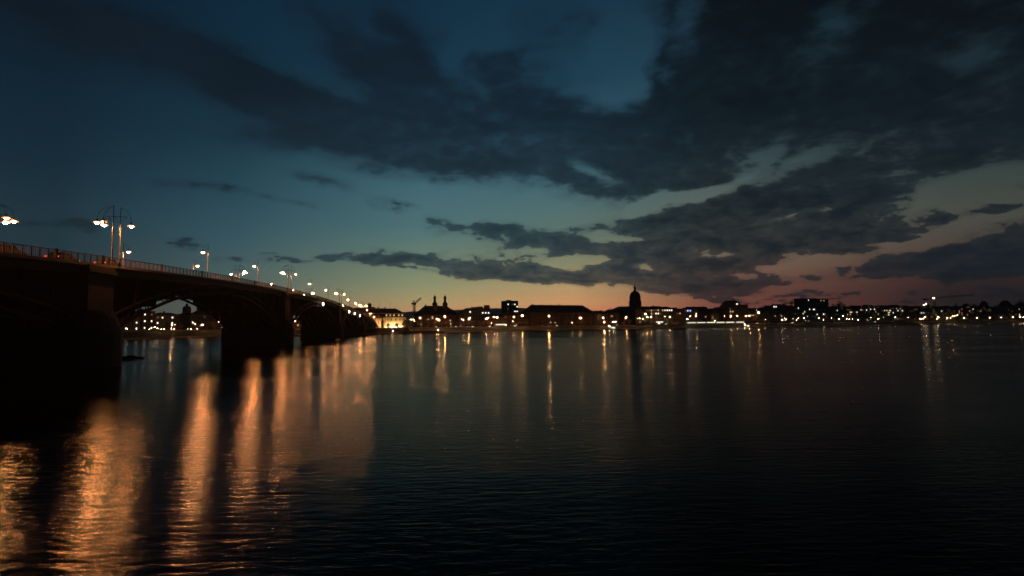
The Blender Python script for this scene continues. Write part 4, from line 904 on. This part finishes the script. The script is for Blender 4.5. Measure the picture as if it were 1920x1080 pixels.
LL = [ # through the arches
 (239,623,'white',SML),(256,622.5,'white',SML),(279.5,622,'white',SML),(290,613,'white',MED),(295.5,615.5,'white',MED),(302,619.5,'white',SML),(308,619.5,'white',SML),(321.5,609,'warm',MED),(328,608.5,'small',MED),(320.5,619,'white',SML),(327,619.5,'white',SML),
 (352.5,618.5,'white',SML),(358,618.5,'white',SML),(369.5,618.5,'white',SML),(361.5,604.5,'white',SML),(366,608,'white',SML),(376,611,'small',SML),(379.5,608.5,'warm',MED),(410,603.5,'white',SML),(420.5,602.5,'white',SML),(431.3,602.5,'warm',.5),(416,614,'small',SML),
 (554,602.5,'warm',SML),(564,597.5,'small',SML),(566.5,599.8,'warm',SML),(571.5,600.5,'warm',MED),(568.5,615,'white',SML),(652,597,'small',SML),
 # mainz bank
 (770.5,599,'warm',SML),(777,600.3,'warm',SML),(788,595.5,'warm',MED),(749.5,610.5,'white',SML),(734,613,'white',MED),(790,608.5,'small',SML),
 (819,598,'warm',SML),(823,600.3,'warm',MED),(834.5,593.5,'warm',BIG),(844,600.5,'small',SML),(844.6,606.5,'small',SML),(803,599,'small',SML),(863,610.5,'small',SML),
 (866,598,'white',SML),(869,599.5,'warm',SML),(879,598,'warm',MED),(881.6,595,'white',SML),(912.5,597.6,'warm',MED),(915.2,595.4,'white',SML),(922,606.5,'white',SML),(926,595,'warm',MED),(932,595.3,'warm',MED),(949,609,'white',SML),
 (963.5,594,'warm',MED),(961.5,602,'white',SML),(979,591.6,'warm',BIG),(968.5,609,'small',SML),(1029,592.6,'warm',BIG),(1033,604.5,'small',SML),(1041,605,'small',SML),(1073,604.5,'white',SML),(1087,597,'warm',SML),(1089.5,596,'warm',SML),
 (1131,595.6,'warm',MED),(1133,604,'warm',MED),(1147.5,592.5,'small',SML),(1150,603.8,'white',MED),(1154,603.3,'white',MED),(1174.5,595.2,'warm',MED),(1195,597.5,'white',SML),(1199.5,596.8,'white',MED),(1200,603.5,'small',SML),
 (1205,598,'white',SML),(1210.5,589.5,'warm',MED),(1213.5,594.6,'warm',MED),(1221.3,594.6,'warm',MED),(1246,593.6,'white',SML),(1255.5,594.2,'warm',MED),(1250.5,606.5,'small',SML),
 (1289,598.4,'white',BIG),(1293.7,593,'warm',SML),(1304.6,592.6,'warm',MED),(1323.5,593.4,'small',SML),(1340.5,600.6,'white',MED),(1358,592.8,'warm',SML),(1370,592.5,'warm',MED),(1383,592.7,'warm',SML),(1398.5,592.4,'warm',SML),
 (1405,592.8,'warm',MED),(1407.5,591,'small',SML),(1422.3,585.8,'warm',.5),(1418.5,581.3,'small',SML),(1412,591,'small',SML),(1435,599.6,'white',SML),(1453.6,592.5,'small',SML),(1465.7,592.4,'small',SML),(1466,599,'white',MED),(1471.2,596.5,'white',SML),(1473.7,598.5,'white',SML),(1470,600.5,'small',SML),
 (1487,597,'small',SML),(1493.5,600,'warm',SML),(1497.2,596.4,'white',SML),(1508,596.6,'white',MED),(1510,600.5,'small',SML),(1514.5,593,'small',SML),(1535,596.5,'white',SML),(1544,599,'white',MED),(1515,601,'small',SML),
 (1559.3,596.2,'white',SML),(1573.5,598.8,'white',MED),(1581,591.6,'white',MED),(1587.7,598,'white',SML),(1592,599,'white',SML),(1598.5,598.6,'white',SML),(1609,599.4,'white',SML),
 (1626.5,600,'small',SML),(1632,595.2,'white',SML),(1632.6,598.6,'small',SML),(1647,598,'white',MED),(1656.3,595,'small',SML),(1678.7,594.9,'white',MED),
 (1703,594.7,'white',SML),(1725.5,598.6,'warm',SML),(1730.6,597.2,'white',MED),(1733.6,594,'warm',SML),(1757.4,596.5,'white',MED),(1760.2,593.7,'warm',SML),(1776.6,596.2,'white',MED),
 (1782.6,596.3,'white',MED),(1786,592.8,'warm',SML),(1789.5,592,'warm',SML),(1795.3,591.2,'white',MED),(1807.4,595.8,'white',MED),(1832,595.6,'white',MED),
 (1856,595.8,'white',MED),(1877.5,595.1,'white',MED),(1899.2,595,'white',MED),(1912.4,594,'warm',MED),(1918.5,594.5,'white',MED)]
for px, py, em, r in LL: street_lamp(px, py, em, r)
for px, py in ((736.6,620.6),(822,620)): street_lamp(px, py, 'white', .3, 4, 1.1)
ordinal_labels(lamps_by, '{n}{c} street lamp{s} {w}')

# ------------------------------------------------------------------ landing stages
def landing(px, py, lab):
    p = on_plane(px, py, 0); sd = shore_dir(px)
    o = thing('landing_stage', lab, 'jetty', (p.x, p.y-6, 0), sd)
    m = MB(); m.loft([[(-9,-1.6,-.3),(9,-1.6,-.3),(9.6,0,-.3),(9,1.6,-.3),(-9,1.6,-.3)], [(-9.4,-1.8,.8),(9.4,-1.8,.8),(10.4,0,.8),(9.4,1.8,.8),(-9.4,1.8,.8)]]); m.build('pontoon', 'hull', o)
    m = MB(); m.tube([(2,1.5,.9),(-14,12,3.9)], .12, 4); m.tube([(3.4,1.5,.9),(-12.6,12,3.9)], .12, 4); m.add([(2,1.5,.85),(3.4,1.5,.85),(-12.6,12,3.85),(-14,12,3.85)], [(0,1,2,3)])
    m.tube([(2,1.5,1.9),(-14,12,4.9)], .05, 4); m.tube([(3.4,1.5,1.9),(-12.6,12,4.9)], .05, 4); m.build('gangway', 'coping', o)
    m = MB(); m.box(-3,2,-1,1,.8,2.9); m.build('cabin', 'white', o); m = MB(); m.box(-3.3,2.3,-1.3,1.3,2.903,3.05); m.build('roof', 'roof', o)
    m = MB(); m.box(-2.4,1.4,-1.07,-1.0,1.6,2.4); m.build('window', MS['e_w_white'], o)
    m = MB(); m.tube([(-4.5,0,.8),(-4.5,0,3.6)], .06, 6); lp = m.build('lamp_post', 'pole', o); m = MB(); m.ball((-4.5,0,3.75), .3); m.build('bulb', MS['e_white'], lp, True)
landing(1148, 618, 'floating landing stage with lit cabin and gangway before the domed church')
landing(1398, 614.2, 'floating landing stage with lit cabin below the tiered tower building')
# low dark barge moored by the floodlit palace
p = on_plane(792, 624.6, 0)
o = thing('moored_barge', 'low dark barge moored at the quay before the twin-towered church', 'boat', (p.x, p.y-4, 0), shore_dir(792))
m = MB(); m.loft([[(-20,-2,-.4),(19,-2,-.4),(22,0,-.4),(19,2,-.4),(-20,2,-.4)], [(-20.5,-2.5,1.1),(20,-2.5,1.2),(24,0,1.7),(20,2.5,1.2),(-20.5,2.5,1.1)]]); m.build('hull', 'hull', o)
m = MB(); m.box(-18,-12,-1.8,1.8,1.1,3.4); m.box(-17,-13.5,-1.4,1.4,3.4,5.0); m.build('wheelhouse', 'grey', o)
m = MB(); m.box(-10,16,-1.9,1.9,1.15,1.9); m.build('hatch_covers', 'roof', o)

# ------------------------------------------------------------------ cranes, flagpoles, statue pillars
def lattice(mb, p0, p1, w, step, r=.07):
    P0, P1 = Vector(p0), Vector(p1); d = (P1-P0); L = d.length; d.normalize()
    a = d.orthogonal().normalized(); b_ = d.cross(a); n = max(2, int(L/step))
    cs = [(a+b_)*w/2, (a-b_)*w/2, (-a-b_)*w/2, (b_-a)*w/2]
    for c in cs: mb.tube([P0+c, P1+c], r*1.4, 4)
    for i in range(n):
        q0 = P0+d*L*i/n; q1 = P0+d*L*(i+1)/n
        for k in range(4): mb.tube([q0+cs[k], q1+cs[(k+1)%4]], r, 3)
Yc = shoreY(776)+160; b0 = at(776.6, 600, Yc); b0.z = GZ
cr = thing('luffing_crane', 'tower crane with a raised slanting jib left of the twin-towered church', 'crane', b0)
def rel(px, py, Y, base): return Vector(at(px, py, Y)) - Vector(base)
m = MB(); top = rel(776.8, 570, Yc, b0); lattice(m, (0,0,0), (0,0,top.z), 2.0, 2.4, .16); m.build('mast', 'crane', cr)
m = MB(); lattice(m, (0,0,top.z), rel(789.5, 558.6, Yc, b0), 1.3, 2.2, .16); m.build('jib', 'crane', cr)
m = MB(); lattice(m, (0,0,top.z), (rel(775.3,563,Yc,b0).x, 0, rel(776,563,Yc,b0).z), .8, 1.6, .1); m.box(-3,-.5,-1,1,top.z-.6,top.z+1.4); m.tube([rel(775.3,563,Yc,b0), rel(786,561.5,Yc,b0)], .06, 4); m.build('counterweight', 'crane', cr)
m = MB(); m.box(.3,2.2,-1.3,-.2,top.z-.8,top.z+1.4); m.build('cabin', 'glass', cr)
Yd = shoreY(1755)+120; b1 = at(1754.5, 596, Yd); b1.z = GZ
cr = thing('horizontal_tower_crane', 'tower crane with a long horizontal jib and bright lamp above the far blocks', 'crane', b1)
m = MB(); top = rel(1754.2, 559, Yd, b1); lattice(m, (0,0,0), (0,0,top.z), 3.0, 4.0, .3); m.build('mast', 'crane', cr)
e1 = rel(1827, 552.5, Yd, b1); e2 = rel(1733, 560.3, Yd, b1); tp = rel(1753, 552.5, Yd, b1)
m = MB(); lattice(m, (0,0,top.z), e1, 1.8, 4.5, .13); m.build('jib', 'crane', cr)
m = MB(); lattice(m, (0,0,top.z), e2, 1.8, 4.5, .13); m.box(e2.x-2, e2.x+5, -1.4, 1.4, e2.z-2.6, e2.z); m.build('counter_jib', 'crane', cr)
m = MB(); lattice(m, (0,0,top.z), (0,0,tp.z), 1.6, 2.5, .2); m.tube([(0,0,tp.z), e1*.7+Vector((0,0,top.z*.3))], .12, 4); m.build('tower_head', 'crane', cr)
lp = rel(1749.4, 559, Yd, b1); m = MB(); m.box(lp.x-1.6, lp.x+1.6, -1.9, -1.4, lp.z-.9, lp.z+.9); m.build('work_lamp', MS['e_small'], cr)
lp = rel(1734.5, 570.3, Yd-60, b1)
o = thing('roof_floodlamp', 'very bright white lamp pair on a rooftop left of the horizontal crane', 'lamp', at(1734.5, 575, Yd-70) )
base_z = o.location.z; m = MB(); m.tube([(0,0,-2),(0,0,3.6)], .15, 5); m.tube([(-2,0,2.9),(2.2,0,4.3)], .1, 5); m.build('pole', 'pole', o)
for x, z in ((-1.9,3.0),(1.8,4.8)): m = MB(); m.ball((x,-.3,z), .95, .7); m.build('bulb', MS['e_small'], o, True)
for i, (px, y1, lab) in enumerate([(711.3,567.5,'left bare flagpole above the floodlit palace'),(732,566,'right bare flagpole above the floodlit palace')]):
    Y = shoreY(px)+58; q = at(px, 600, Y); h = at(px, y1, Y).z-GZ
    m = MB(); m.lathe([(.14,0),(.12,h*.5),(.06,h),(.10,h),(.10,h+.2)], 6); o = m.build('flagpole', 'pole'); o.location = (q.x, q.y, GZ); tag(o, lab, 'flagpole', 'flagpoles by the floodlit palace')
def statue(px, lab):
    Y = shoreY(px)+22; q = at(px, 600, Y); o = thing('gate_pillar', lab, 'pillar', (q.x, q.y, GZ)); h = at(px, 602, Y).z-GZ
    m = MB(); m.box(-.9,.9,-.9,.9,0,h); m.box(-1.1,1.1,-1.1,1.1,h,h+.35); m.build('pillar', 'stone', o)
    m = MB(); m.lathe([(.4,h+.35),(.55,h+.8),(.35,h+1.6),(.5,h+2.1),(.2,h+2.5),(.27,h+2.8),(.12,h+3.1)], 8); m.build('finial', 'stone', o, True)
statue(717, 'stone gate pillar with a carved finial before the floodlit gatehouse')

# ------------------------------------------------------------------ trees
def tree_proto(seed, style):
    rnd = random.Random(seed); t = thing('bare_tree', '', 'tree')
    tr = MB(); cr_ = MB(); tips = []
    tr.tube([(0,0,0),(.01,.0,.15),(-.01,.01,.34)], [.034,.026,.02], 6)
    nb = 7 if style == 'round' else 5
    for i in range(nb):
        a = 2*math.pi*(i+rnd.random()*.5)/nb; z0 = rnd.uniform(.22,.36); r = rnd.uniform(.20,.34) if style == 'round' else rnd.uniform(.08,.16)
        z1 = rnd.uniform(.55,.9); p0 = Vector((-.01,.01,z0)); p2 = Vector((r*math.cos(a), r*math.sin(a), z1)); p1 = (p0+p2)/2 + Vector((.04*math.cos(a),.04*math.sin(a),-.02))
        tr.tube([p0,p1,p2], [.013,.009,.004], 4)
        for k in range(7):
            f = rnd.uniform(.35,1); q0 = p0.lerp(p2, f); dr = Vector((rnd.gauss(0,1),rnd.gauss(0,1),rnd.gauss(.4,.7))).normalized()*rnd.uniform(.08,.17)
            q1 = q0+dr; tr.tube([q0,q1], [.005,.002], 3); tips += [q0.lerp(q1,.5), q1]
        tips += [p2, p1.lerp(p2,.5)]
    for q in tips:   # fine twig sprays: thin slivers spread around each branchlet
        for k in range(34):
            d = Vector((rnd.gauss(0,1),rnd.gauss(0,1),rnd.gauss(.2,.9))).normalized(); s = q + Vector((rnd.gauss(0,.03),rnd.gauss(0,.03),rnd.gauss(0,.03)))
            l = rnd.uniform(.03,.08); w_ = d.orthogonal().normalized()*rnd.uniform(.0022,.0042)
            w_ = Matrix.Rotation(rnd.random()*6.28, 3, d) @ w_
            cr_.add([s-w_, s+w_, s+d*l], [(0,1,2)])
    tr.build('trunk', 'bark', t); cr_.build('crown', 'twig', t); return t
def bush_proto(seed):
    rnd = random.Random(seed); t = thing('evergreen_tree', '', 'tree')
    tr = MB(); tr.tube([(0,0,0),(.01,0,.4),(0,0,.8)], [.035,.02,.006], 6); c = MB()
    for k in range(1500):
        h = rnd.random()**.8; rr = (.30*math.sin(math.pi*min(1,h*.8+.15))+.04)*(.5+.5*rnd.random()); a = rnd.random()*6.28
        s = Vector((rr*math.cos(a), rr*math.sin(a), .15+.85*h)); d = Vector((rnd.gauss(0,1),rnd.gauss(0,1),rnd.gauss(0,1))).normalized()*.035; e = d.orthogonal().normalized()*.022
        c.add([s-e, s+d, s+e, s-d], [(0,1,2,3)])
    tr.build('trunk', 'bark', t); c.build('crown', 'leaf', t); return t
TP = [tree_proto(1,'round'), tree_proto(5,'round'), tree_proto(9,'slim'), bush_proto(4)]
used = [False]*4; trees = []
def tree(px, ytop, off, kind=0, wide=1.0, base=GZ, group='trees along the far bank', lab=None):
    Y = shoreY(px)+off; q = at(px, 590, Y); h = max(3, at(px, ytop, Y).z-base)
    o = TP[kind] if not used[kind] else copy_tree(TP[kind]); used[kind] = True
    o.location = (q.x, q.y, base-.1); o.scale = (h*wide, h*wide, h); o.rotation_euler.z = random.random()*6.28
    tag(o, lab or '', 'tree', group)
    if not lab: o['tone'] = 'dark evergreen' if kind == 3 else 'bare'; trees.append((px, o))
rt = random.Random(21)
x = 764.0
while x < 1120:
    if not (1008 < x < 1024): tree(x, rt.uniform(598.5, 602.5) if x < 960 else rt.uniform(600,604), rt.uniform(24,34), rt.choice([0,1,0,1,2]), rt.uniform(.9,1.3))
    x += rt.uniform(8,12.5)
for x in (1122,1134,1144,1158,1168,1180): tree(x, rt.uniform(597,602), 28, rt.choice([0,1]), 1.1)
for x, y, k in ((1214,600,3),(1206,600.5,3),(1242,599,1),(1266,600,1),(1312,598,0),(1376,596,0),(1388,596,1),(1398,595,0),(1410,584,0),(1416,588,1),(1425,588,0),(1433,586,1),(1442,589,0),(1459,590,0),(1472,588,1),(1482,590,0),(1499,591,1),(1520,592,0),(1538,592,1),(1556,592,0),(1570,590,3),(1604,592,1),(1622,592,0),(1655,592,1),(1700,588,0),(1712,587,1),(1742,590,0),(1765,592,1)):
    tree(x, y, 30, k, 1.05)
for x, y in ((760,600),(765,604),(744,606),(728,606)): tree(x, y, 26, 3, 1.2)
for x, y in ((312,604),(318,600),(332,602),(339,604),(386,600),(398,601),(404,598),(424,600)): tree(x, y, 26, rt.choice([0,1]), 1.1)
ordinal_labels(trees, '{n}{c} tree{s} on the bank {w}')
tree(1475, 561.5, 120, 0, 1.55, lab='great bare tree with a broad rounded crown above the roofs', group='trees on the skyline')
tree(1463, 568, 118, 1, 1.1, lab='lower bare tree hugging the left side of the great bare tree', group='trees on the skyline')
tree(1571, 566.5, 110, 1, .75, lab='left and smaller of the two bare skyline trees right of the slab high-rise', group='trees on the skyline')
tree(1587, 563.5, 110, 0, 1.15, lab='right and larger of the two bare skyline trees right of the slab high-rise', group='trees on the skyline')
tree(926, 587, 110, 0, 1.3, lab='left bare tree between the stair tower and the tower block', group='trees on the skyline')
tree(934, 588, 112, 1, 1.3, lab='right bare tree between the stair tower and the tower block', group='trees on the skyline')
tree(1122, 579.5, 130, 1, 1.5, lab='distant bare tree at the right end of the palace roof', group='trees on the skyline')
tree(1152, 577.5, 130, 0, 1.2, lab='bare tree on the skyline just left of the big dome', group='trees on the skyline')
tree(1427, 573.5, 120, 0, 1.6, lab='broad tree on the skyline between the tiered tower and great bare tree', group='trees on the skyline')
for i, (px, y) in enumerate([(1716,572),(1738,569),(1779,571),(1800,569),(1812,570.5),(1822,566.5),(1834,571),(1846,565),(1858,571.5),(1870,572),(1886,564),(1894,566),(1904,562.5),(1916,568)]):
    tree(px, y, 120, [0,3,1][i % 3], .8 if i % 2 else 1.1, lab=f'{ORD[i]} dark skyline tree from the left behind the far right blocks', group='dark trees behind the far right blocks')

# ------------------------------------------------------------------ rocks, stake, buoys in the river
rr = random.Random(5)
rk = []
for i in range(11):
    px = 176 + i*8.6; py = 676 - i*.35 + rr.uniform(-1,1.2)
    p = on_plane(px, py, 0); s = rr.uniform(.5,1.1)*(1 if i < 9 else .6); m = MB(); rings = []
    for k in range(5):
        a = math.pi*(k+.4)/5.2; rings.append([(s*1.7*math.sin(a)*math.cos(2*math.pi*j/9)*rr.uniform(.8,1.15), s*math.sin(a)*math.sin(2*math.pi*j/9)*rr.uniform(.8,1.15), -s*.7*math.cos(a)) for j in range(9)])
    m.loft(rings); o = m.build('rock', 'rock'); o.location = (p.x, p.y, .02)
    tag(o, f'{ORD[i]} wet brown rock from the left at the foot of the nearest pier', 'rock', 'rocks at the foot of the nearest pier')
p = on_plane(393.3, 667, 0)
m = MB(); s = p.y/F; m.tube([(0,0,-1),(0,0,0),(.10,0,1.0),(.16,0,2.0),(.34,0,3.3)], [.09,.08,.07,.06,.04], 6); o = m.build('mooring_stake', 'wood'); o.location = p; tag(o, 'thin bent wooden stake standing in the water under the nearest arch', 'stake')
for i, (px, py, lab) in enumerate([(634,638.3,'left dark buoy floating in the orange reflections off the bridge'),(693.3,630.6,'right smaller dark buoy floating near the bridge end')]):
    p = on_plane(px, py, 0); s = 1.0 if i == 0 else .9
    o = thing('buoy', lab, 'buoy', p); m = MB(); m.lathe([(.2*s,-.4),(1.1*s,-.2),(1.2*s,.15),(.8*s,.4),(.3*s,.5)], 12); m.build('float', 'buoy', o, True); m = MB(); m.lathe([(.25*s,.5),(.12*s,1.2*s),(.2*s,1.25*s),(.05,1.5*s)], 8); m.build('topmark', 'shade', o)
    o['group'] = 'buoys near the bridge'

# ------------------------------------------------------------------ evening air
hz = MB(); hz.box(-9300, 9300, -2000, 8000, -2.6, 420); ho = hz.build('haze', 'water'); hm = bpy.data.materials.new('thin_evening_air'); hm.use_nodes = True
hg = NT(hm.node_tree); hg.nt.nodes.clear(); pv = hg.n('ShaderNodeVolumePrincipled'); pv.inputs['Color'].default_value = (.80,.88,1,1); pv.inputs['Density'].default_value = .00006; pv.inputs['Anisotropy'].default_value = .6
hout = hg.n('ShaderNodeOutputMaterial'); hg.L.new(pv.outputs[0], hout.inputs['Volume']); ho.data.materials.clear(); ho.data.materials.append(hm); tag(ho, kind='stuff')
cy.volume_bounces = 0
